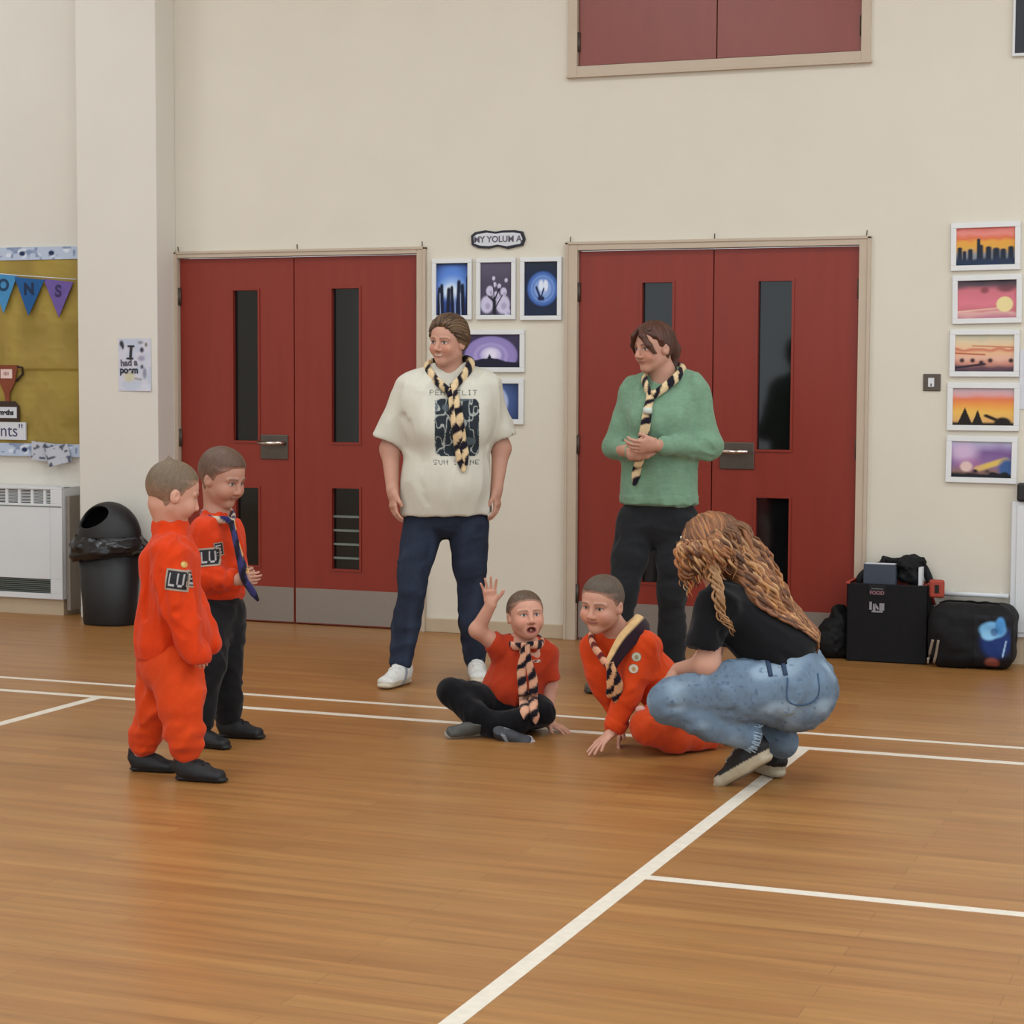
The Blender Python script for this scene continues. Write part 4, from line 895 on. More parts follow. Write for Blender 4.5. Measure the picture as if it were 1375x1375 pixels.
# ================================================================== FIGURE: beige t-shirt
HL_ADULT = [(-.42, -.20), (-.25, -.10), (-.12, -.02), (.0, .05), (.08, .10), (.18, .16), (.28, .24), (.34, .32), (.40, .6)]
HL_KID = [(-.38, -.20), (-.26, -.12), (-.12, -.06), (-.02, .05), (.06, .10), (.12, .13), (.2, .20), (.27, .30), (.33, .6)]
def tee_person():
    f = Fig(590, 914); J = f.J
    root = empty('person', (f.B[0], f.B[1], 0)); tag(root, 'person in loose beige printed t-shirt and dark jeans standing between the doors', 'person')
    hd = Head(J(600.5, 459.5, .03), D(-.50, .86, -.04), .222, mouth='smile', roll=.04)
    nb, ch, pl = J(604, 503, -.02), J(602, 575, .0), J(598, 690, 0)
    shL, shR = J(553, 520, 0), J(652, 518, -.01); elL, elR = J(524, 603, -.02), J(673, 602, -.04); wrL, wrR = J(527, 657, .05), J(667, 655, .02)
    hiL, hiR = J(568, 702, .01), J(629, 703, -.01); knL, knR = J(553, 795, .10), J(632, 790, .0); anL, anR = J(541, 890, .10), J(639, 890, -.08)
    hL, bL = hand(wrL, D(.06, .12, -1), D(-.8, .55, 0), D(.4, .9, 0), .97, (.35, .4, .45, .5), .05, .4, .35)
    hR, bR = hand(wrR, D(.03, .1, -1), D(.85, .5, 0), D(-.3, .95, 0), .97, (.4, .45, .5, .5), .05, .4, .35)
    ops = hd.ops()+chain([hd.P(0, -.09, -.22), nb, J(604, 522, -.01)], [.056, .056, .062], .03)
    ops += [U(Seg(ch, pl, .165, .175, .66, RT), .05), U(Seg(shL, shR, .036), .05)]
    ops += chain([shL, elL, wrL], [.040, .044, .028]) + chain([shR, elR, wrR], [.040, .042, .028]) + chain([hiL, knL, anL], [.07, .042, .032]) + chain([hiR, knR, anR], [.07, .042, .032])
    ops += hL+hR
    body(ops, [hd], [bL, bR], .008, SKIN, root, lambda P, c: hd.paint(P, c, '6b4a38', '4a5560'))
    # t-shirt
    tops = [U(Seg(J(602, 570, 0), J(599, 690, .0), .188, .213, (.74, .70), RT, .07), 0), U(Ell(J(603, 545, -.005), (.185, .115, .10)), .10), U(Seg(J(559, 524, -.005), J(648, 522, -.01), .062, .060, 1.05, UP), .08),
            U(Seg(J(590, 496, -.02), J(558, 514, -.01), .038, .048), .07), U(Seg(J(618, 494, -.02), J(648, 512, -.01), .038, .048), .07), U(Seg(J(604, 512, -.03), J(604, 540, 0), .09, .13, .8, RT), .05),
            U(Ell(J(576, 575, .095), (.088, .08, .085)), .09), U(Ell(J(630, 573, .095), (.086, .08, .085)), .09), U(Ell(J(598, 645, .07), (.17, .10, .13)), .10)]
    sl = [(J(554, 521, 0), J(521, 592, -.01), .068, .079), (J(652, 519, -.01), J(674, 588, -.03), .066, .074)]
    for a, b_, ra, rb in sl: tops.append(U(Seg(a, b_, ra, rb, .92, RT, .012), .055))
    tops += [U(Ell(J(570, 540, .03), (.09, .09, .08)), .10), U(Ell(J(634, 538, .03), (.09, .09, .08)), .10), Blur(3)]
    tops += [I(Half(J(598, 691, 0), -UP+RT*.035), .012), folds(.007, .10, 3, UP*1.0+RT*.25), Dsp(lambda P: .004*vnoise(P, (.05, .05, .11), 12))]
    for a, b_, ra, rb in sl:
        e = (b_-a)/np.linalg.norm(b_-a); tops.append(S(Seg(b_-e*.045, b_+e*.05, rb-.012, rb-.008, .9, RT, .01), .004))
    tops += [S(Seg(J(600, 690, 0)-UP*.03, J(598, 690, 0)+UP*.02, .195, .2, .68, RT, .02), .004), S(Seg(nb+UP*.06, nb-UP*.005, .066), .01)]
    for a, b_, r_ in ((J(541, 560, .10), J(549, 600, .13), .010), (J(548, 568, .13), J(556, 606, .155), .008), (J(552, 640, .16), J(572, 676, .17), .008), (J(548, 622, .15), J(566, 655, .165), .006)): tops.append(S(Seg(a, b_, r_), .025))
    fb = fabric('cdc8ba', .02)
    o_ = J(613.5, 574, .17); sc_ = 62/2662*f.dep
    def tcol(P):
        c = fb(P); l = P-o_; u = (l@RT)/sc_+.5; v = l[:, 2]/(sc_*1.27)+.5; fr = ((P-ch)@TW) > .02
        inn = fr & (u > .03) & (u < .97) & (v > .02) & (v < .98)
        n = np.minimum(np.abs(vnoise(np.stack([u*1.0, v*.75, u*0], -1), .10, 41)), np.abs(vnoise(np.stack([u*1.0, v*.6, u*0], -1), .17, 47)))*1.2; n2 = vnoise(np.stack([u, v, u*0], -1), .14, 42)
        dk = inn & (np.hypot(u-.5, (v-.5)*1.1) < .66+.05*n2); line = sstep(.07, .13, n)
        mono = np.tile(lin('2b3238'), (len(P), 1)); mono = mix(mono, lin('a7aaa5'), 1-line); mono = mix(mono, lin('58646a'), (n2 > .42)*.9)
        c = np.where(dk[:, None], mono, c)
        fr = fr & (u > -.2) & (u < 1.15); g = glyphs((u+.09)/1.04, (v-1.035)/.09, 'PEAR FLIT')*fr; c = mix(c, lin('3c4145'), g*.9)
        g = glyphs(u*1.0-.0, (v+.125)/.085, 'SUN SHINE')*fr; return mix(c, lin('3c4145'), g*.9)
    tb = [(o_-.15, o_+.15, .0032)]
    tv = Vol(tops, .007, [(np.minimum(*tb[0][:2])-.02, np.maximum(*tb[0][:2])+.02, .0034)]); tv.build('t_shirt', M['cloth'], tcol, root)
    # jeans
    jb = [U(Seg(J(598, 668, 0), J(598, 690, 0), .172, .182, .66, RT), 0), U(Ell(J(597, 683, -.05), (.165, .12, .085)), .04)]
    jb += chain([J(570, 702, .0), J(555, 765, .06), knL, J(545, 838, .085), J(538, 888, .10)], [.099, .078, .064, .066, .053], .010, 1.0, RT)
    jb += chain([J(628, 703, 0), J(631, 760, .01), knR, J(634, 835, -.03), J(638, 886, -.08)], [.098, .080, .063, .064, .053], .010, 1.0, RT)
    jb += [I(Half(J(540, 890, .1), -UP), .004)] if False else []
    jb += [folds(.005, .055, 21, RT*1+UP*.5), Dsp(lambda P: .006*np.clip(1-(P[:, 2]-.0)/.2, 0, 1)*vnoise(P, (.06, .06, .022), 3))]
    fd = fabric('272e3e', .16, .006, 3)
    def jcol(P): c = fd(P); return mix(c, lin('3f4b62'), .35*sstep(.0, .8, vnoise(P, (.05, .05, .12), 8)))
    Vol(jb, .007).build('jeans', M['denim'], jcol, root)
    # trainers
    aL = anL*np.array([1, 1, 0]); aR = anR*np.array([1, 1, 0])
    dL = D(-.42, .9, 0); dR = D(.12, 1, 0)
    shoe('trainer', aL-dL*.055, dL, .262, root, 'cfcdc8', 'bdb39e', laces='dddbd6', solet=.028, side_stripe='8c8f98'); shoe('trainer', aR-dR*.055, dR, .262, root, 'cfcdc8', 'bdb39e', laces='dddbd6', solet=.028, side_stripe='8c8f98')
    # hair, swept back with a low tail behind the left shoulder
    st_ = [(-.34, .06, .02), (-.31, .17, .16), (-.24, .27, .27), (-.12, .34, .35), (.02, .36, .37), (.14, .33, .34), (.25, .26, .26), (.31, .16, .15), (.34, .05, .02)]
    en_ = [(-.20, -.36, -.16), (-.16, -.42, -.02), (-.10, -.44, .06), (-.02, -.46, .10), (.06, -.46, .10), (.12, -.45, .06), (.16, -.42, .0), (.18, -.40, -.08), (.20, -.36, -.16)]
    mid_ = [(x*.92, y-.10, z+.03) for x, y, z in st_]; top_ = [(x*.75, y-.26, z+.06) for x, y, z in st_]
    hc = ['463322', '563f2c', '654c36', '73593f', '503a2a']
    def ex(b, v):
        hd.strands(b, v, st_, en_, 150, .018, .045, hc, 3, .05, .010); hd.strands(b, v, mid_, en_, 110, .018, .06, hc, 4, .06, .012); hd.strands(b, v, top_, en_, 80, .018, .06, hc, 5, .06, .012)
    hd.hair([U(hd.G((.06, -.40, .0), (.12, -.47, -.22), .12, .07), .03), U(hd.G((.1, -.46, -.2), (.16, -.36, -.52), .07, .03), .02), U(hd.E((.0, -.10, .36), (.26, .27, .17)), .012)], HL_ADULT, .022, .0034, 'hair', '4a3525', root, .4, .008, .22, rough=.02, extra=ex)
    # neckerchief
    b = Box()
    loopL = [J(606, 487, -.09), J(583, 486, -.055), J(573, 492, .0), J(582, 507, .075), J(595, 519, .125), J(604, 526, .15)]
    loopR = [J(606, 487, -.09), J(624, 482, -.055), J(633, 486, .0), J(624, 503, .075), J(612, 516, .125), J(605, 526, .15)]
    ctr = nb
    for lp, tw, ph in ((loopL, 1, .1), (loopR, -1, .55)):
        p = spline(lp, 90); scarf_tube(b, p, np.interp(np.linspace(0, 1, 90), [0, .5, 1], [.020, .024, .017]), 14, .6, p-ctr, .085, twist=tw, phase=ph)
    tl = tv.drop(spline([J(604, 524, .2), J(609, 545, .2), J(614, 575, .2), J(618, 605, .2), J(623, 634, .2)], 130), -TW, .013, .25)
    scarf_tube(b, tl, np.interp(np.linspace(0, 1, 130), [0, .08, .3, .85, 1], [.022, .017, .026, .026, .008]), 14, .45, TW, .082, twist=1, phase=.2)
    scarf_tube(b, tl+RT*.012+TW*.006+UP*.03, np.interp(np.linspace(0, 1, 130), [0, .1, .4, .85, 1], [.016, .012, .018, .02, .006]), 12, .45, TW, .082, twist=1, phase=.7)
    b.build('neckerchief', M['cloth'], root, smooth=True, vc=True)
    k = Box(); k.tube([tl[6]+UP*.014, tl[6]-UP*.016], .019, 12, lin('1a1826')); k.build('woggle', M['cloth'], root, smooth=True, vc=True)
    return root
tee_person()

# ================================================================== FIGURE: green jumper
def green_person():
    f = Fig(868, 922); J = f.J
    root = empty('person', (f.B[0], f.B[1], 0)); tag(root, 'person in sage green jumper and black trousers with clasped hands by the right doors', 'person')
    hd = Head(J(877, 467, .04), D(-.80, .60, -.10), .224)
    nb, ch, pl = J(890, 511, .0), J(888, 580, 0), J(884, 690, 0); AX = D(.90, .42, 0)
    shL, shR = J(849, 529, -.05), J(935, 525, .05); elL, elR = J(824, 600, -.05), J(953, 600, .09); wrL, wrR = J(850, 607, .16), J(884, 598, .22)
    hiL, hiR = J(856, 700, -.02), J(908, 702, .03); knL, knR = J(838, 790, .06), J(902, 795, .05); anL, anR = J(822, 903, .08), J(906, 908, -.02)
    hL, bL = hand(J(847, 612, .18), D(.72, .35, .25), D(-.3, .85, -.3), D(-.1, .4, .9), .94, (.5, .55, .6, .6), .0, .5, .5)
    hR, bR = hand(J(882, 598, .24), D(-.9, .25, -.05), D(.15, .75, .6), D(-.1, .5, .8), .94, (.5, .55, .6, .6), .0, .5, .4)
    ops = hd.ops()+chain([hd.P(0, -.10, -.2), J(889, 500, 0), J(890, 525, -.01)], [.054, .054, .062], .03)
    ops += [U(Seg(ch, pl, .145, .155, .66, AX), .05), U(Seg(shL, shR, .045), .05)]
    ops += chain([shL, elL, wrL], [.042, .038, .026])+chain([shR, elR, wrR], [.042, .034, .027])+chain([hiL, knL, anL], [.08, .05, .034])+chain([hiR, knR, anR], [.08, .05, .034])+hL+hR
    body(ops, [hd], [bL, bR], .008, SKIN, root, lambda P, c: hd.paint(P, c, '4a3024', '4a5560'))
    # jumper
    t = [U(Seg(J(889, 532, 0), J(884, 672, .0), .165, .182, (.72, .70), AX, .04), 0), U(Seg(shL, shR, .058, .058), .05), U(Seg(J(878, 503, -.02), J(852, 519, -.04), .035, .048), .05), U(Seg(J(902, 502, -.01), J(928, 513, .03), .035, .05), .05),
         U(Seg(J(890, 515, -.02), J(890, 545, 0), .085, .125, .8, AX), .05), U(Ell(J(868, 565, .085), (.08, .07, .075)), .08), U(Ell(J(905, 567, .11), (.08, .07, .075)), .08)]
    t += chain([shL, elL], [.056, .052], .03)+chain([elL, J(852, 606, .13)], [.052, .040], .03)
    t += chain([shR, elR], [.060, .055], .03)+chain([elR, J(890, 599, .205)], [.058, .040], .03)
    t += [Blur(2), I(Half(J(884, 681, 0), -UP), .012), U(Seg(J(884, 668, 0), J(884, 674, 0), .178, .180, .70, AX, .014), .012), folds(.008, .07, 31, UP)]
    for a, b_, r_ in ((J(927, 540, .15), J(935, 590, .16), .012), (J(848, 560, .06), J(838, 600, .05), .010), (J(936, 592, .185), J(958, 606, .15), .008), (J(925, 570, .19), J(952, 596, .16), .006), (J(930, 612, .18), J(956, 615, .13), .006)): t.append(S(Seg(a, b_, r_), .02))
    t += [S(Seg(nb+UP*.05, nb-UP*.0, .062), .01), U(Seg(J(899, 598.5, .20), J(891, 598.5, .212), .043, .041, 1, UP, .008), .006), U(Seg(J(848, 606.5, .118), J(852, 606.5, .135), .042, .040, 1, UP, .008), .006)]
    fb = fabric('739379', .07, .006, 6)
    def gcol(P): c = fb(P); return c*(1+.10*vnoise(P, (.02, .02, .004), 17))[:, None]
    tv = Vol(t, .0065); tv.build('jumper', M['knit'], gcol, root)
    # trousers
    jb = [U(Seg(J(884, 668, 0), J(883, 700, 0), .150, .165, .68, AX), 0), U(Ell(J(890, 700, -.06), (.15, .11, .10)), .06)]
    jb += chain([J(857, 702, -.02), J(846, 750, .03), knL, J(829, 845, .05), anL], [.100, .080, .066, .062, .055], .03)
    jb += chain([J(909, 703, .02), J(906, 755, .05), knR, J(903, 850, .01), anR], [.100, .078, .064, .060, .055], .03)
    jb += [folds(.005, .05, 33, RT)]
    Vol(jb, .007).build('trousers', M['cloth'], fabric('212225', .1), root)
    aL, aR = anL*np.array([1, 1, 0]), anR*np.array([1, 1, 0]); dL, dR = D(-.62, .78, 0), D(-.35, .93, 0)
    shoe('shoe', aL-dL*.055, dL, .25, root, '5f554a', '3a322b', laces='a39a8a', solet=.024); shoe('shoe', aR-dR*.055, dR, .25, root, '5f554a', '3a322b', solet=.024)
    # hair with a parted fringe and a loose tail
    bang = []
    for x, o in ((-1, .0), (-1, .05), (1, .0), (1, .05), (1, .10)):
        pts = [(x*.03, .33-o*.8, .40), (x*(.12+o*.6), .40-o*.9, .27), (x*(.23+o*.5), .35-o*1.1, .08), (x*(.30+o*.3), .24-o, -.10)]
        bang += [U(Seg(hd.P(*pts[i]), hd.P(*pts[i+1]), r0*hd.H, r1*hd.H), .012) for i, (r0, r1) in enumerate(((.035, .042), (.042, .034), (.034, .012)))]
    hd.hair(bang+[U(hd.G((0, -.36, .12), (0, -.52, -.08), .16, .14), .03), U(hd.G((0, -.52, -.08), (-.02, -.50, -.48), .14, .085), .03), U(hd.G((-.02, -.5, -.45), (-.02, -.42, -.75), .085, .03), .02)], HL_ADULT, .045, .0034, 'hair', '4a2a1d', root, .4, .014, .2, rough=.03)
    b = Box()
    lpL = [J(902, 492, -.09), J(880, 495, -.06), J(866, 506, .02), J(868, 520, .10), J(874, 530, .145)]
    lpR = [J(902, 492, -.09), J(917, 493, -.02), J(912, 503, .06), J(895, 518, .115), J(877, 531, .15)]
    for lp, tw, ph in ((lpL, 1, .3), (lpR, -1, .8)):
        p = spline(lp, 90); scarf_tube(b, p, np.interp(np.linspace(0, 1, 90), [0, .6, 1], [.022, .022, .018]), 14, .6, p-nb, .080, twist=tw, phase=ph)
    tl = tv.drop(spline([J(876, 529, .2), J(871, 550, .22), J(867, 580, .24), J(861, 615, .24), J(854, 654, .22)], 130), -TW, .014, .25)
    scarf_tube(b, tl, np.interp(np.linspace(0, 1, 130), [0, .1, .35, .9, 1], [.022, .018, .023, .020, .008]), 14, .5, TW, .085, twist=1, phase=.0)
    b.build('neckerchief', M['cloth'], root, smooth=True, vc=True)
    k = Box(); k.tube([tl[24]+UP*.012+TW*.006, tl[24]-UP*.014+TW*.006], .021, 12, lin('c8cfc4')); k.build('woggle', M['cloth'], root, smooth=True, vc=True)
green_person()

# ================================================================== FIGURE: crouching, black t-shirt, long curls
def curly_person():
    f = Fig(1022, 1051); J = f.J
    root = empty('person', (f.B[0], f.B[1], 0)); tag(root, 'person in black t-shirt and faded jeans with long ginger curls crouching on the floor', 'person')
    FW = D(-.92, -.34, 0); SD = np.cross(FW, UP)                    # her right points away from the viewer
    hd = Head(J(955, 738, -.02), D(-.86, -.22, -.42), .222)
    nb = J(976, 783, -.01); shN, shF = J(962, 803, .13), J(985, 790, -.20); hip = J(1066, 918, 0)
    elN, wrN = J(950, 893, .15), J(912, 900, -.02); elF, wrF = J(955, 872, -.27), J(925, 905, -.2)
    hN, hF = J(1060, 928, .10), J(1072, 925, -.12); kN, kF = J(898, 941, .14), J(922, 938, -.17); aN, aF = J(1012, 992, .13), J(1052, 1003, -.02)
    hd1, b1 = hand(wrN, D(-.7, -.1, -.6), D(-.3, .3, .8), D(-.2, .9, -.1), .92, (.3, .3, .35, .4)); hd2, b2 = hand(wrF, D(-.8, .1, -.6), D(-.3, .2, .8), D(0, -1, 0), .92)
    ops = hd.ops()+chain([hd.P(0, -.1, -.2), nb, J(985, 800, -.02)], [.052, .054, .07], .03)+[U(Seg(J(985, 812, -.03), J(1062, 900, 0), .14, .15, .62, SD), .05), U(Seg(shN, shF, .034), .05)]
    ops += chain([shN, elN, wrN], [.036, .041, .027])+chain([shF, elF, wrF], [.034, .038, .027])+chain([hN, kN, aN], [.08, .05, .027])+chain([hF, kF, aF], [.08, .055, .035])+hd1+hd2
    body(ops, [hd], [b1, b2], .008, SKIN, root, lambda P, c: hd.paint(P, c, '6b4a30'))
    # t-shirt
    t = [U(Seg(J(982, 815, -.03), J(1064, 884, .0), .172, .182, (.64, .66), SD, .05), 0), U(Seg(J(970, 808, .12), J(990, 797, -.19), .062), .06), U(Seg(J(985, 800, -.03), J(1030, 850, -.02), .12, .15, .7, SD), .06),
         U(Seg(J(962, 803, .12), J(943, 870, .155), .068, .060, 1, UP, .014), .04), U(Seg(J(985, 795, -.19), J(962, 855, -.25), .066, .06, 1, UP, .014), .04)]
    t += [I(Half(J(1064, 896, 0), np.array(J(1064, 896, 0)-J(985, 805, 0))*1.0+UP*-.06), .012), folds(.008, .07, 51, D(.7, 0, -.7)), S(Seg(J(950, 880, .155), J(943, 884, .155), .052), .006)]
    for a, b_, r_ in ((J(968, 850, .19), J(1000, 900, .17), .010), (J(1030, 868, .19), J(1080, 895, .16), .008)): t.append(S(Seg(a, b_, r_), .02))
    tv = Vol(t, .007); tv.build('t_shirt', M['cloth'], fabric('111114', .12), root)
    # jeans
    jb = [U(Ell(J(1067, 925, .075), (.135, .145, .130)), 0), U(Ell(J(1072, 925, -.075), (.135, .14, .130)), .05), U(Seg(J(1058, 903, 0), J(1070, 930, 0), .165, .17, .72, SD), .05)]
    jb += chain([hN, J(985, 928, .14), kN], [.120, .100, .074], .04)+chain([kN, J(950, 968, .15), J(1003, 986, .13)], [.068, .062, .050], .02)
    jb += chain([hF, J(1000, 928, -.16), kF], [.118, .10, .074], .04)+chain([kF, J(985, 975, -.12), J(1050, 994, -.03)], [.066, .064, .060], .02)
    e1 = np.array(J(1003, 986, .13)-J(950, 968, .15)); jb += [S(Seg(J(898, 952, .22), J(980, 958, .235), .008), .02), S(Seg(J(980, 958, .235), J(1040, 985, .22), .010), .02), folds(.008, .055, 61, D(.3, .3, 1)), Dsp(lambda P: .003*vnoise(P, .02, 4))]
    jv = Vol(jb, .0065)
    cj = lin('67798c')
    def jcol(P):
        c = cj*(1+.10*vnoise(P, .006, 3)+.10*vnoise(P, .05, 4))[:, None]; n = vnoise(P, .011, 5); c = mix(c, lin('a4b8c8'), .55*sstep(.1, .8, vnoise(P, (.09, .09, .06), 6))); c = mix(c, lin('3a4f6c'), .6*sstep(.62, .74, n))
        return c
    jv.build('jeans', M['denim'], jcol, root)
    b = Box()
    for i, (x, y) in enumerate(((1058, 898), (1038, 900))):
        p = jv.drop(spline([J(x, y-6, .3), J(x+2, y+14, .3)], 8), -TW, .003, .3); b.tube(p, .008, 6, flat=.3, hint=TW)
    b.build('belt_loops', mat('dark_denim', '2b3c56', .9), root, smooth=True)
    p = jv.drop(spline([J(1062, 915, .3), J(1062, 945, .3), J(1085, 952, .3), J(1104, 940, .3), J(1106, 912, .3)], 50), -TW, .002, .3); Box().tube(p, .0028, 5).build('pocket_seam', mat('seam_denim', '3c5270', .9), root, smooth=True)
    # frayed hem
    b = Box(); rr = random.Random(3); ax_ = e1/np.linalg.norm(e1); s1 = np.cross(ax_, UP); s1 /= np.linalg.norm(s1); s2 = np.cross(s1, ax_)
    for i in range(70):
        a = rr.uniform(0, 2*math.pi); q = J(1005, 987, .13)+(s1*math.cos(a)+s2*math.sin(a))*.050; b.tube([q-ax_*.004, q+ax_*rr.uniform(.016, .035)+s2*rr.uniform(-.008, .008)], .0024, 4)
    b.build('frayed_hem', mat('pale_denim', '9db2c4', .9), root, smooth=True)
    # trainers
    toe = floor_at(984, 1055); heel = J(1041, 1019, .135); dN = toe-heel+UP*.01; up_ = D(-.45, .0, .9)
    o, v1 = shoe('trainer', heel, dN, .262, root, '121215', 'b3a68e', up=np.cross(np.cross(dN, UP), dN)*1.0, solet=.036, laces='a8968a', toe='b8ac96', high=.01)
    h2 = floor_at(1051, 1048); shoe('trainer', h2+D(0, -1, 0)*.01, D(-.42, -.9, 0), .262, root, '121215', 'a2967f', solet=.040)
    # hair: a dark under layer with wavy locks over it
    rr = random.Random(11); b = Box(); H = hd.H
    back = lambda t, s_: None
    cols = ['6b4328', '835435', '9a653c', 'ad7a4c', 'b98d62', '553320', '8a5a3c', 'a06a44']
    under = hd.skull()+[Dsp(lambda P: -(.035*H)*sstep(.25, .05, hd.L(P)[:, 1])+.01*sstep(.25, .35, hd.L(P)[:, 1]), .06)]
    spine = [J(968, 722, -.04), J(992, 752, -.02), J(1016, 795, .0), J(1044, 840, .02), J(1074, 884, .03)]
    wd_ = [.075, .105, .115, .085, .03]
    under += [U(Seg(spine[i], spine[i+1], wd_[i], wd_[i+1], .55, SD), .05) for i in range(4)]+[U(Seg(hd.P(-.3, .1, .1), J(922, 770, .10), .05, .02), .03)]
    uv = Vol(under, .006); P_, F_ = uv.mesh(); b.add(P_, F_, None, lin('6a4529')*(1+.3*vnoise(P_, (.012, .012, .04), 3))[:, None])
    def lock(root_p, pts, r, amp, wl, ph, colour, out=None):
        base = spline([root_p]+list(pts), 46); T = np.gradient(base, axis=0); T /= np.linalg.norm(T, axis=1)[:, None]; n1 = np.cross(T, TW); n1 /= np.linalg.norm(n1, axis=1)[:, None]+1e-9; n2 = np.cross(T, n1)
        s_ = np.concatenate([[0], np.cumsum(np.linalg.norm(np.diff(base, axis=0), axis=1))]); a = amp*sstep(.03, .16, s_)
        base = base+n1*(a*np.sin(s_/wl*6.283+ph))[:, None]+n2*(.7*a*np.cos(s_/wl*6.283+ph))[:, None]
        for _ in range(10):
            dd = tv.sample(base); m = dd < r+.003; base[m] += D(.45, .35, .85)*np.clip(r+.004-dd[m], 0, .02)[:, None]
        V, F, ss, th = tube(base, np.interp(np.linspace(0, 1, 46), [0, .15, .7, 1], [.6*r, r, .9*r, .15*r]), 6); tt = ss/ss.max(); c = mix(np.tile(lin('643f26'), (len(V), 1)), lin(colour), sstep(0, .4, tt))*(1+.25*np.sin(ss/wl*6.283+ph+th))[:, None]
        b.add(V, F, None, np.clip(c, 0, 1))
    for i in range(330):
        x0 = rr.uniform(-.34, .34); y0 = rr.uniform(-.44, .30); q = 1-(x0/.37)**2-((y0+.05)/.45)**2
        if q <= .03: continue
        rp = hd.P(x0, y0, .13+.385*math.sqrt(q))
        k = np.clip(x0/.30+rr.uniform(-.5, .5), -1, 1); depth = rr.uniform(0, 1); pts = []
        for j in range(1, 5):
            w = wd_[j]; nrm = np.cross(spine[j]-spine[j-1], SD); nrm /= np.linalg.norm(nrm); nrm = nrm if nrm[2] > 0 else -nrm
            pts.append(spine[j]+SD*k*w*.98+nrm*(w*.55*math.sqrt(max(0, 1-k*k))+.004+.016*depth)+RT*rr.uniform(-.01, .01)+UP*rr.uniform(-.01, .01))
        if rr.random() < .3: pts = pts[:3]
        else: pts[-1] = pts[-1]+(spine[4]-spine[3])*rr.uniform(-.25, .25)
        mid = hd.P(x0*1.12, y0-.22, .10+.40*math.sqrt(max(0, 1-(x0/.40)**2-((y0-.17)/.52)**2)))
        lock(rp, [mid]+pts, rr.uniform(.0055, .009), rr.uniform(.006, .011), rr.uniform(.075, .12), rr.uniform(0, 6.28), rr.choice(cols))
    for i in range(130):                                           # near side of the head, falling beside the face
        x0 = -rr.uniform(.02, .34); y0 = rr.uniform(-.32, .34); q = 1-(x0/.37)**2-((y0+.05)/.43)**2
        z0 = .13+.385*math.sqrt(max(q, .02)); rp = hd.P(x0, y0, z0)
        g = np.clip((.36-y0)/.7+rr.uniform(-.15, .15), 0, 1); ex = 914+g*66+rr.uniform(-3, 3); ey = 770+rr.uniform(-14, 22)-g*8
        pts = [hd.P(-.37-.03*rr.random(), y0+.02, .22), J(ex-3, 738+rr.uniform(-4, 4), .115+.02*rr.random()), J(ex+4, ey, .105)]
        lock(rp, pts, rr.uniform(.0055, .0085), rr.uniform(.006, .011), rr.uniform(.07, .10), rr.uniform(0, 6.28), rr.choice(cols))
    pl_ = [(.03, .36, .34), (.02, .30, .42), (.02, .18, .49), (.02, .02, .52), (.02, -.18, .50), (.0, -.32, .40)]
    for sx in (-1, 1):
        hd.strands(b, uv, [(x-sx*-.01, y, z) for x, y, z in pl_], [(sx*.36, .26, -.12), (sx*.38, .18, -.10), (sx*.40, .06, -.08), (sx*.40, -.08, -.06), (sx*.38, -.2, -.06), (sx*.32, -.34, -.04)], 130, .030, .05, ['5f3c26', '6b4328', '7a4c2e', '835435', '9a653c'], 21+sx, .09, .030)
    for i in range(60):                                            # around the temple
        x0 = -rr.uniform(.0, .30); y0 = rr.uniform(.20, .37); q = 1-(x0/.35)**2-((y0+.05)/.44)**2
        if q <= .02: continue
        rp = hd.P(x0, y0, .13+.375*math.sqrt(q)); ex = 912+rr.uniform(0, 22)
        lock(rp, [hd.P(-.33, y0+.02, .22+rr.uniform(-.05, .1)), J(ex, 735+rr.uniform(-5, 5), .10), J(ex+4, 768+rr.uniform(-16, 16), .10)], rr.uniform(.0055, .008), rr.uniform(.005, .010), rr.uniform(.06, .09), rr.uniform(0, 6.28), rr.choice(cols))
    for i in range(9):                                             # the pale lock over the near shoulder
        g = rr.uniform(-5, 5); lock(hd.P(-.3, -.15, .1), [J(958+g, 765, .14), J(964+g, 795, .21), J(968+g*.8, 825, .215), J(984+g*.5, 852+rr.uniform(-14, 6), .2)], .0055, .008, .075, i*.9, rr.choice(['b58d66', '9a7048', 'a57c58']))
    for i in range(6): lock(hd.P(-.25, .3, .25), [J(916, 730, .10), J(913+i*1.5, 750, .11), J(917+i*3, 772, .10), J(921+i, 790+i*3, .10)], .005, .010, .06, i*1.1, rr.choice(['c08a54', 'b97c42', 'd0a878']))
    b.build('hair', M['hair'], root, smooth=True, vc=True)
    # pale clip at the temple
    Box().tube(spline([hd.P(-.20, .30, .36), hd.P(-.30, .28, .20), hd.P(-.32, .26, .02)], 14), .012, 8, flat=.5).build('hair_clip', mat('cream_plastic', 'cbbfa4', .4), root, smooth=True)
curly_person()
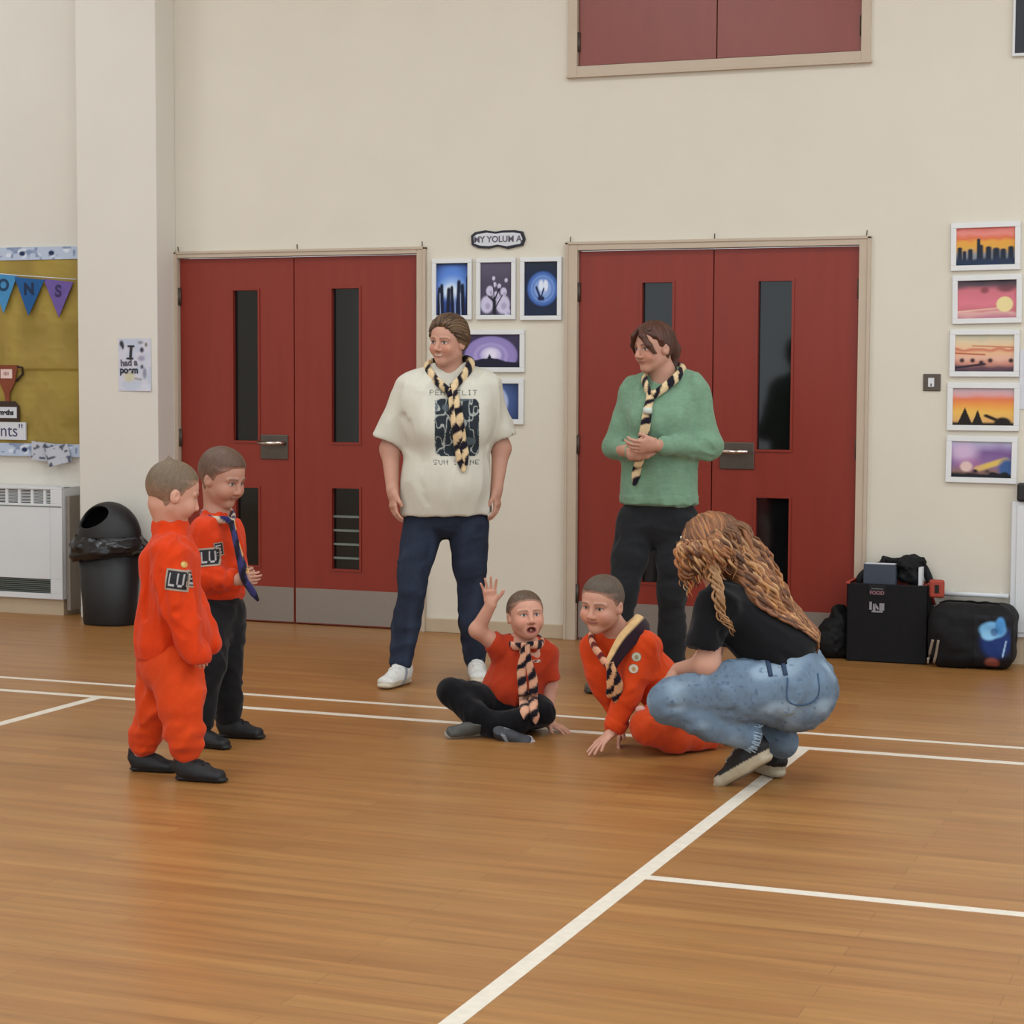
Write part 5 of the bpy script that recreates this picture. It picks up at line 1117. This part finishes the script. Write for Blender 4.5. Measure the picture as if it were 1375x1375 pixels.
# ================================================================== FIGURE: cross-legged, waving
def waving_child():
    f = Fig(688, 980); J = f.J
    root = empty('person', (f.B[0], f.B[1], 0)); tag(root, 'child in red polo shirt and black trousers sitting cross-legged, one hand raised', 'person')
    hd = Head(J(706, 827, .02), D(.26, .93, .16), .196, True, mouth='open', roll=-.03)
    nb = J(703, 862, -.01); pl = J(688, 950, -.06); AX = D(.97, .1, -.1)
    shL, shR = J(670, 868, -.0), J(733, 873, -.02); elL, elR = J(641, 846, .04), J(738, 922, -.03); wrL, wrR = J(659, 812, .07), J(735, 968, .02)
    kL, kR = J(606, 929, .10), J(728, 957, .12); aL, aR = J(672, 980, .16), J(640, 974, .13)
    hL, bL = hand(wrL, D(-.10, .15, 1), D(-.1, -1, .1), D(1, .1, .1), .70, (.12, .1, .12, .18), .28, .1, .9)
    hR, bR = hand(wrR+UP*-.006, D(.75, .45, -.25), D(.25, .2, .95), D(-.3, .9, -.1), .70, (.15, .15, .2, .2), .2, .2, .7)
    ops = hd.ops()+chain([hd.P(0, -.12, -.2), nb, J(702, 880, -.02)], [.043, .043, .05], .02)+[U(Seg(J(702, 880, -.02), pl, .10, .105, .74, AX), .03), U(Seg(shL, shR, .034), .03)]
    ops += chain([shL, elL, wrL], [.036, .031, .022], .02)+chain([shR, elR, wrR], [.035, .030, .023], .02)+chain([J(664, 952, -.02), kL, aL], [.055, .042, .028], .02)+chain([J(708, 952, -.02), kR, aR], [.055, .042, .028], .02)+hL+hR
    body(ops, [hd], [bL, bR], .0065, SKIN_KID, root, lambda P, c: hd.paint(P, c, '6b5040', '4a5a66'))
    hd.hair([], HL_KID, .008, .003, 'hair', '584434', root, .18, .004, .5, top=.018, fade=SKIN_KID)
    t = [U(Seg(J(702, 880, -.025), J(688, 942, -.05), .108, .135, (.74, .74), AX, .03), 0), U(Seg(shL, shR, .042), .04), U(Seg(J(703, 868, -.02), J(702, 890, -.02), .062, .09, .85, AX), .04),
         U(Seg(shL, J(659, 861, .01), .046, .047, 1, UP, .012), .03), U(Seg(shR, J(738, 912, -.025), .044, .045, 1, RT, .012), .03), U(Ell(J(686, 925, .0), (.10, .075, .07)), .05)]
    t += [I(Half(J(688, 946, 0), -UP), .012), folds(.007, .05, 71, D(.5, 0, .8)), S(Seg(J(659, 861, .01)-RT*.0, J(652, 856, .02), .037), .004), S(Seg(nb+UP*.04, nb, .046), .006)]
    tv = Vol(t, .0055); tv.build('polo_shirt', M['cloth'], fabric('b23a1e', .05), root)
    c_ = [U(Seg(J(681, 862, -.03), J(690, 869, .04), .017), .01), U(Seg(J(722, 864, -.03), J(716, 871, .04), .017), .01)]
    Vol(c_, .004).build('collar', M['cloth'], fabric('a8371d', .05), root)
    jb = [U(Ell(J(688, 955, -.05), (.135, .11, .085)), 0)]+chain([J(664, 950, -.01), J(634, 938, .06), kL], [.074, .062, .055], .03)+chain([kL, J(638, 960, .16), J(668, 979, .17)], [.052, .049, .044], .02)
    jb += chain([J(708, 952, -.01), J(720, 955, .07), kR], [.07, .062, .052], .03)+chain([kR, J(690, 970, .18), J(648, 972, .15)], [.05, .047, .042], .02)+[folds(.005, .04, 81, UP)]
    jv = Vol(jb, .0055); jv.build('trousers', M['cloth'], fabric('101014', .1), root)
    dF = D(.35, .75, .1); shoe('trainer', J(667, 991, .19), D(.80, .35, -.10), .17, root, '3a3c42', '17181b', up=D(-.1, .75, .65), toe='c9cbd0', solet=.022, side_stripe='8f949c', h=.0035)
    shoe('trainer', J(648, 984, .15), D(-.9, .35, -.02), .165, root, '4a4a46', '8d877c', up=D(-.1, .6, .8), solet=.022, h=.0035)
    b = Box()
    for lp, tw, ph in (([J(704, 855, -.07), J(686, 858, -.05), J(682, 864, .0), J(692, 868, .06), J(704, 866, .09)], 1, .2), ([J(704, 855, -.07), J(722, 857, -.05), J(728, 864, .0), J(718, 866, .06), J(706, 866, .09)], -1, .6)):
        p = spline(lp, 70); scarf_tube(b, p, np.interp(np.linspace(0, 1, 70), [0, .6, 1], [.016, .018, .014]), 12, .6, p-nb, .065, 'd8a487', twist=tw, phase=ph)
    for pts, ph, w_ in (([J(705, 864, .15), J(703, 880, .15), J(700, 900, .15), J(702, 925, .15), J(705, 962, .15)], .1, 1), ([J(706, 866, .15), J(710, 890, .15), J(716, 915, .15), J(716, 945, .16), J(720, 972, .2)], .6, 1.0)):
        p = spline(pts, 110); q = drop_on([tv, jv], p, -TW, .011, .3)
        scarf_tube(b, q, np.interp(np.linspace(0, 1, 110), [0, .1, .4, .9, 1], [.016, .013, .018, .019, .006]), 12, .45, TW, .062, 'd8a487', twist=1, phase=ph)
    b.build('neckerchief', M['cloth'], root, smooth=True, vc=True)
    patch('name_badge', tv, J(721, 890, .1), TW, UP, .03, .012, lambda u, v: mix(full(u, 'c9b0a0'), lin('7a3a2a'), (nz(u, v, .15, 3) > 0)*1.0), root, 8, 5)
waving_child()

# ================================================================== FIGURE: leaning on one hand, orange sweatshirt
EDGE = -1
def leaning_child():
    f = Fig(880, 1004); J = f.J
    root = empty('person', (f.B[0], f.B[1], 0)); tag(root, 'child in orange sweatshirt with striped neckerchief kneeling and leaning on one hand', 'person')
    hd = Head(J(808, 812, .06), D(-.52, .84, -.12), .212, True, mouth='soft', roll=.05)
    nb = J(832, 853, .0); ch = J(848, 882, -.01); pl = J(914, 955, -.04); AX = D(.45, .85, -.35)
    shN, shF = J(868, 868, .07), J(798, 870, -.03); elN, elF = J(845, 930, .12), J(812, 922, -.03); wrN, wrF = J(824, 980, .13), J(836, 972, -.04)
    kN, kF = J(868, 976, .17), J(880, 978, -.10); aN, aF = J(950, 992, .02), J(960, 988, -.16)
    hN, bN = hand(J(823, 982, .135), D(-.62, .45, -.52), D(-.35, .3, .85), D(-.4, -.9, 0), .78, (.1, .1, .12, .15), .3, .1, .8)
    hF, bF = hand(wrF, D(-.2, .3, -.8), D(-.8, .3, .3), D(0, .9, .3), .74, (.2, .2, .2, .2), .1)
    ops = hd.ops()+chain([hd.P(0, -.12, -.2), nb, ch], [.048, .048, .06], .02)+[U(Seg(ch, pl, .105, .11, .75, AX), .03), U(Seg(shN, shF, .036), .03)]
    ops += chain([shN, elN, wrN], [.038, .034, .025], .02)+chain([shF, elF, wrF], [.038, .034, .025], .02)+chain([J(912, 968, .04), kN, aN], [.06, .046, .03], .02)+chain([J(918, 962, -.1), kF, aF], [.06, .046, .03], .02)+hN+hF
    body(ops, [hd], [bN, bF], .0065, SKIN_KID, root, lambda P, c: hd.paint(P, c, '5a4436', '4a4a44'))
    hd.hair([], HL_KID, .008, .003, 'hair', '54463a', root, .2, .004, .5, top=.024, fade=SKIN_KID)
    t = [U(Seg(J(846, 880, -.01), J(914, 948, -.03), .118, .125, (.78, .78), AX, .04), 0), U(Seg(shN, shF, .048), .05), U(Seg(J(832, 862, -.01), J(850, 885, -.02), .07, .1, .85, AX), .04)]
    t += chain([shN, elN, J(826, 974, .13)], [.058, .050, .041], .03)+chain([shF, J(806, 905, -.03), elF, J(830, 962, -.035)], [.054, .05, .046, .038], .03)
    t += [Blur(2), folds(.010, .05, 91, D(.6, .2, -.7)), S(Seg(nb+D(-.2, .1, 1)*.05, nb, .05), .008)]
    for a, b_, r_ in ((J(850, 915, .18), J(868, 900, .17), .008), (J(838, 938, .19), J(858, 930, .18), .007), (J(870, 925, .14), J(905, 920, .12), .008)): t.append(S(Seg(a, b_, r_), .02))
    t += [U(Seg(J(829, 970, .131), J(824, 978, .131), .043, .041, 1, UP, .01), .006), I(Half(J(918, 962, 0), D(.75, 0, -.62)), .01)]
    tv = Vol(t, .0055); tv.build('sweatshirt', M['cloth'], fabric('cf4316', .05), root)
    jb = [U(Ell(J(920, 965, -.02), (.115, .13, .095)), 0)]+chain([J(912, 965, .05), J(890, 968, .12), kN], [.085, .078, .066], .03)+chain([kN, J(905, 992, .13), aN], [.058, .055, .05], .02)
    jb += chain([J(918, 962, -.1), kF], [.08, .062], .03)+chain([kF, aF], [.056, .048], .02)+[folds(.006, .045, 95, D(.6, .3, .6)), I(Half((0, 0, .006), -UP), .004)]
    Vol(jb, .0055).build('tracksuit_trousers', M['cloth'], fabric('c8451c', .05), root)
    Vol([U(Ell(J(860, 953, .160), (.020, .014, .016)), 0)], .004).build('shirt_tail', M['cloth'], fabric('d6a79c', .05), root)
    shoe('trainer', J(945, 985, .02), D(.9, -.3, -.05), .185, root, '1c1c20', '1c1c20', up=D(0, .55, .8)); shoe('trainer', J(955, 984, -.16), D(.9, -.35, -.05), .185, root, '1c1c20', '1c1c20', up=D(0, .3, .9))
    # broad neckerchief: cream rolled edge above a navy band
    b = Box()
    near = [J(846, 846, -.10), J(862, 834, -.03), J(856, 841, .07), J(838, 860, .12), J(824, 882, .15), J(818, 894, .155)]
    far = [J(846, 846, -.10), J(822, 842, -.09), J(796, 852, -.03), J(797, 866, .06), J(806, 880, .12), J(816, 894, .155)]
    p = spline(near, 90); pc = np.interp(np.linspace(0, 1, 90), [0, .3, .7, 1], [.030, .036, .030, .018])
    scarf_tube(b, p, pc, 20, .42, p-nb+UP*.04, mode='edge', phase=-.1, c1='d9b27e', c2='2a1822', twist=EDGE)
    scarf_tube(b, p+D(.4, .3, -.8)*.020, pc*.75, 14, .4, p-nb+UP*.04, mode='edge', phase=1.2, c2='d9b27e', c1='2a1822')
    p = spline(far, 90); scarf_tube(b, p, np.interp(np.linspace(0, 1, 90), [0, .5, 1], [.022, .024, .017]), 14, .5, p-nb, .060, 'dba283', '6a1c1c', twist=-1, phase=.3)
    for pts, ph in (([J(818, 892, .2), J(820, 905, .2), J(822, 922, .19), J(818, 938, .17)], .2), ([J(819, 892, .2), J(826, 906, .2), J(830, 925, .19), J(826, 945, .17)], .6)):
        p = spline(pts, 70); q = p.copy(); q -= TW*.02; scarf_tube(b, q, np.interp(np.linspace(0, 1, 70), [0, .15, .5, .9, 1], [.016, .012, .020, .017, .006]), 12, .5, TW, .075, 'd8a477', '1c1420', twist=1, phase=ph)
    b.build('neckerchief', M['cloth'], root, smooth=True, vc=True)
    def rnd(c1, c2): return lambda u, v: (mix(mix(full(u, '6a6256'), lin(c1), disc(u, v, .5, .5, .42, .42, .06)), lin(c2), disc(u, v, .5, .45, .2, .24, .5)), np.hypot(u-.5, v-.5) < .5)
    patch('round_badge', tv, J(855, 882, .14), D(.1, 1, .15), UP, .038, .038, rnd('b9b6a0', '8a7f5c'), root, 20, 20); patch('round_badge', tv, J(851, 898, .15), D(.1, 1, .15), UP, .038, .038, rnd('cfc0ae', 'b08a5c'), root, 20, 20)
leaning_child()

# ================================================================== FIGURE: standing, orange tracksuit
def badge_l(ch_):
    def fn(u, v):
        c = full(u, '1a1a20'); e = np.minimum(np.minimum(u, 1-u), np.minimum(v, 1-v)*.7); c = mix(c, lin('a08f80'), (e < .06)*1.0)
        g = glyphs((u-.16)/.74, (v-.2)/.6, ch_); return mix(c, lin('b9b4b4'), g*.9)
    return fn
def orange_child():
    f = Fig(232, 1040); J = f.J
    root = empty('person', (f.B[0], f.B[1], 0)); tag(root, 'child in plain orange sweatshirt and orange trousers standing in front on the left, facing right', 'person')
    hd = Head(J(233, 663, -.0), D(.80, -.30, -.24), .222, True)
    nb, ch, pl = J(228, 708, -.01), J(227, 770, 0), J(226, 888, 0); AX = D(.25, .97, 0)
    shN, shF = J(228, 742, .10), J(238, 738, -.12); elN, elF = J(240, 815, .135), J(254, 812, -.13); wrN, wrF = J(263, 866, .15), J(276, 846, -.09)
    kN, kF = J(244, 952, .09), J(210, 950, -.02); aN, aF = J(250, 1015, .10), J(189, 1010, -.06)
    hN, bN = hand(wrN, D(.28, .1, -.95), D(.3, .9, .2), D(.9, -.2, .2), .62, (.7, .7, .7, .7), .0, .6, .3); hF, bF = hand(wrF, D(.3, 0, -.9), D(.3, -.9, .2), D(.9, .2, .2), .60, (.9, .9, .9, .9), .0, .6, .2)
    ops = hd.ops()+chain([hd.P(0, -.14, -.2), nb, J(227, 728, -.01)], [.048, .047, .055], .02)+[U(Seg(ch, pl, .10, .105, .8, AX), .03), U(Seg(shN, shF, .035), .03)]
    ops += chain([shN, elN, wrN], [.036, .032, .023], .02)+chain([shF, elF, wrF], [.036, .032, .023], .02)+chain([J(236, 895, .06), kN, aN], [.058, .045, .03], .02)+chain([J(217, 895, -.05), kF, aF], [.058, .045, .03], .02)+hN+hF
    body(ops, [hd], [bN, bF], .0065, SKIN_KID, root, lambda P, c: hd.paint(P, c, '6b5040'))
    hd.hair([U(hd.G((.03, -.2, .47), (.02, -.24, .56), .035, .01), .02)], HL_KID, .012, .003, 'hair', '6a5844', root, .16, .004, .5, top=.012, fade=SKIN_KID)
    t = [U(Seg(J(228, 752, -.0), J(225, 862, 0), .125, .130, (.82, .90), AX, .04), 0), U(Seg(shN, shF, .052), .05), U(Seg(nb-UP*.015, J(227, 745, 0), .06, .10, .85, AX), .05), U(Ell(J(255, 850, -.03), (.06, .09, .06)), .05),
         U(Seg(J(224, 868, 0), J(224, 880, 0), .122, .116, .92, AX, .02), .015)]
    t += chain([shN, J(232, 780, .125), elN, J(265, 881, .15)], [.064, .062, .056, .047], .03)+chain([shF, elF, J(281, 862, -.09)], [.06, .054, .051], .03)
    t += [Blur(2), U(Seg(nb+UP*.018, nb-UP*.012, .062, .066, 1, RT, .018), .012), folds(.012, .055, 101, D(.3, 0, 1)), S(Seg(nb+UP*.06, nb+UP*.02, .052), .006), I(Half(J(224, 884, 0), -UP), .008)]
    for a, b_, r_ in ((J(214, 770, .18), J(226, 850, .20), .008), (J(250, 790, .19), J(268, 850, .20), .008), (J(236, 822, .20), J(256, 815, .20), .006), (J(200, 742, .1), J(196, 830, .1), .007), (J(224, 836, .2), J(248, 852, .2), .006)): t.append(S(Seg(a, b_, r_), .022))
    fo = fabric('d23c10', .05); tv = Vol(t, .0055); tv.build('sweatshirt', M['cloth'], fo, root)
    jb = [U(Seg(J(226, 872, 0), J(226, 893, 0), .115, .118, .88, AX), 0)]+chain([J(238, 893, .05), J(243, 930, .08), kN, J(247, 985, .095), J(250, 1004, .10)], [.086, .078, .068, .064, .048], .03)
    jb += chain([J(216, 893, -.05), J(213, 930, -.04), kF, J(196, 985, -.05), J(190, 1000, -.06)], [.082, .072, .062, .056, .046], .03)
    jb += [folds(.011, .055, 111, RT*.6+UP), Dsp(lambda P: .007*np.clip(1-(P[:, 2]-.08)/.25, 0, 1)*vnoise(P, (.07, .07, .025), 3))]
    Vol(jb, .0055).build('tracksuit_trousers', M['cloth'], fabric('cf4316', .05), root)
    z0 = np.array([1, 1, 0]); dN = D(.95, .25, 0); dF = D(.96, .18, 0)
    shoe('trainer', aN*z0-dN*.045, dN, .205, root, '18181b', '141416', solet=.024, high=.012, laces='1c1c20'); shoe('trainer', aF*z0-dF*.045, dF, .195, root, '18181b', '141416', solet=.024, high=.012)
    patch('sleeve_badge', tv, J(236, 779, .2), D(-.05, 1, .1), UP+RT*.12, .078, .074, badge_l('LU'), root, 36, 30); patch('small_badge', tv, J(261, 777, .17), D(.55, .8, .1), UP+RT*.15, .042, .06, badge_l('E'), root, 20, 26)
    patch('pin_badge', tv, J(247, 757, .20), D(.15, 1, .15), UP, .026, .026, lambda u, v: (mix(full(u, 'c79a52'), lin('e0c080'), disc(u, v, .4, .6, .2, .2, .5)), np.hypot(u-.5, v-.5) < .5), root, 14, 14)
orange_child()

# ================================================================== FIGURE: standing behind, orange sweatshirt, black trousers
def rear_child():
    f = Fig(300, 990); J = f.J
    root = empty('person', (f.B[0], f.B[1], 0)); tag(root, 'child in orange sweatshirt and black trousers standing before the left doors', 'person')
    hd = Head(J(299, 642, .02), D(.78, .45, -.28), .222, True)
    nb, ch, pl = J(291, 690, 0), J(290, 745, 0), J(292, 815, 0); AX = D(-.45, .88, 0)
    shN, shF = J(277, 715, .08), J(305, 712, -.09); elN, elF = J(280, 775, .12), J(312, 765, -.08); wrN, wrF = J(317, 779, .19), J(326, 770, .07)
    kN, kF = J(280, 890, .17), J(303, 885, .02); aN, aF = J(266, 975, .20), J(306, 962, .0)
    hN, bN = hand(wrN, D(.92, .25, .1), D(.2, .95, -.1), D(.1, .1, .95), .66, (.6, .6, .65, .65), .0, .5, .4); hF, bF = hand(wrF, D(.6, .6, .1), D(.5, -.7, .2), D(0, .2, .95), .66, (.6, .6, .6, .6), .0, .5, .4)
    ops = hd.ops()+chain([hd.P(0, -.12, -.2), nb, J(290, 710, -.01)], [.048, .047, .055], .02)+[U(Seg(ch, pl, .10, .105, .8, AX), .03), U(Seg(shN, shF, .035), .03)]
    ops += chain([shN, elN, wrN], [.036, .032, .023], .02)+chain([shF, elF, wrF], [.036, .032, .023], .02)+chain([J(285, 820, .06), kN, aN], [.058, .045, .03], .02)+chain([J(299, 820, -.04), kF, aF], [.058, .045, .03], .02)+hN+hF
    body(ops, [hd], [bN, bF], .0065, SKIN_KID*.8, root, lambda P, c: hd.paint(P, c, '4a382e'))
    hd.hair([], HL_KID, .024, .003, 'hair', '5a4234', root, .2, .006, .5, top=.02, fade=SKIN_KID*.8)
    t = [U(Seg(J(291, 732, 0), J(290, 795, 0), .118, .122, (.84, .88), AX, .035), 0), U(Seg(shN, shF, .05), .05), U(Seg(nb-UP*.01, J(290, 722, 0), .06, .10, .85, AX), .05)]
    t += chain([shN, elN], [.058, .054], .03)+chain([elN, J(312, 779, .18)], [.052, .040], .03)+chain([shF, elF], [.056, .052], .03)+chain([elF, J(322, 770, .06)], [.05, .04], .03)
    t += [folds(.011, .05, 121, D(.3, 0, 1)), U(Seg(J(290, 797, 0), J(290, 803, 0), .115, .112, .9, AX, .015), .012), S(Seg(nb+UP*.05, nb+UP*.01, .05), .006), I(Half(J(290, 808, 0), -UP), .008)]
    for a, b_, r_ in ((J(272, 765, .19), J(298, 772, .2), .008), (J(296, 730, .14), J(306, 770, .16), .007)): t.append(S(Seg(a, b_, r_), .02))
    tv = Vol(t, .0055); tv.build('sweatshirt', M['cloth'], fabric('cc3a12', .05), root)
    jb = [U(Seg(J(291, 800, 0), J(292, 822, 0), .108, .11, .9, AX), 0)]+chain([J(286, 822, .05), kN, J(268, 968, .20)], [.082, .064, .054], .03)+chain([J(299, 822, -.03), J(303, 850, .0), kF, J(306, 935, .01), J(306, 958, 0)], [.082, .072, .062, .056, .052], .03)+[folds(.007, .05, 131, RT)]
    Vol(jb, .0055).build('trousers', M['cloth'], fabric('1b1b1e', .1), root)
    z0 = np.array([1, 1, 0]); dN = D(.9, .4, 0); dF = D(.96, .22, 0)
    shoe('trainer', aN*z0-dN*.045, dN, .195, root, '18181b', '141416', solet=.022, high=.01); shoe('trainer', aF*z0-dF*.045, dF, .205, root, '18181b', '141416', solet=.022, high=.01, laces='1c1c20')
    patch('sleeve_badge', tv, J(277, 748, .19), D(-.1, 1, .1), UP+RT*-.1, .085, .07, badge_l('LU'), root, 36, 30); patch('small_badge', tv, J(296, 737, .16), D(.3, .9, .1), UP+RT*-.15, .04, .05, badge_l('E'), root, 20, 24)
    b = Box()
    for lp, ph in (([J(282, 684, -.07), J(272, 692, .0), J(285, 698, .075), J(304, 698, .10), J(311, 702, .09)], .1), ([J(282, 684, -.07), J(300, 682, -.09), J(311, 690, -.03), J(313, 697, .04), J(311, 702, .09)], .5)):
        p = spline(lp, 70); scarf_tube(b, p, np.interp(np.linspace(0, 1, 70), [0, .6, 1], [.017, .018, .013]), 12, .6, p-nb, .07, 'c9b8a0', '2c2a5a', twist=1, phase=ph)
    for pts, c1, c2, ph in (([J(310, 700, .12), J(315, 722, .16), J(321, 748, .2), J(327, 775, .22), J(336, 790, .22), J(347, 807, .22)], '34325f', '1a1620', .3), ([J(312, 702, .10), J(317, 725, .13), J(323, 748, .17), J(330, 768, .2), J(334, 782, .2)], 'c79a5c', '2a2440', .7)):
        p = spline(pts, 90); scarf_tube(b, p, np.interp(np.linspace(0, 1, 90), [0, .15, .6, .9, 1], [.012, .010, .013, .014, .005]), 10, .5, TW, .11, c1, c2, twist=1, phase=ph)
    b.build('neckerchief', M['cloth'], root, smooth=True, vc=True)
rear_child()
# ================================================================== LIGHT AND CAMERA
wd = bpy.data.worlds.new('ambient_fill'); SC.world = wd; wd.use_nodes = True  # even fill light added through the open sides, not a real daylight source
bg = wd.node_tree.nodes['Background']; bg.inputs['Color'].default_value = (0.86, 0.95, 1.0, 1); bg.inputs['Strength'].default_value = 1.5
def area(x, y, z, sx, sy, watts, col):
    l = bpy.data.lights.new('ceiling_light', 'AREA'); l.shape = 'RECTANGLE'; l.size = sx; l.size_y = sy; l.energy = watts; l.color = col
    o = bpy.data.objects.new('ceiling_light', l); o.location = (x, y, z); COL.objects.link(o); return o
for x in (-4.2, -0.5, 3.2, 6.4):
    for y in (-3.0, -6.2, -9.4): area(x, y, 4.93, 1.3, 1.0, 46, (0.86, 0.95, 1.0))
area(-3.4, -1.3, 4.6, 1.0, .6, 12, (0.9, 0.96, 1.0))
cam = bpy.data.cameras.new('camera'); cam.sensor_width = 36; cam.lens = FPX/1375*36; cam.clip_end = 100
co = bpy.data.objects.new('camera', cam); COL.objects.link(co)
co.matrix_world = Matrix(((RIGHT[0], -DOWN[0], -_f[0], CAM[0]), (RIGHT[1], -DOWN[1], -_f[1], CAM[1]), (RIGHT[2], -DOWN[2], -_f[2], CAM[2]), (0, 0, 0, 1)))
SC.camera = co
SC.view_settings.view_transform = 'Standard'; SC.view_settings.look = 'None'; SC.view_settings.gamma = 1.0; SC.view_settings.use_curve_mapping = False
SC.view_settings.exposure = 0.0
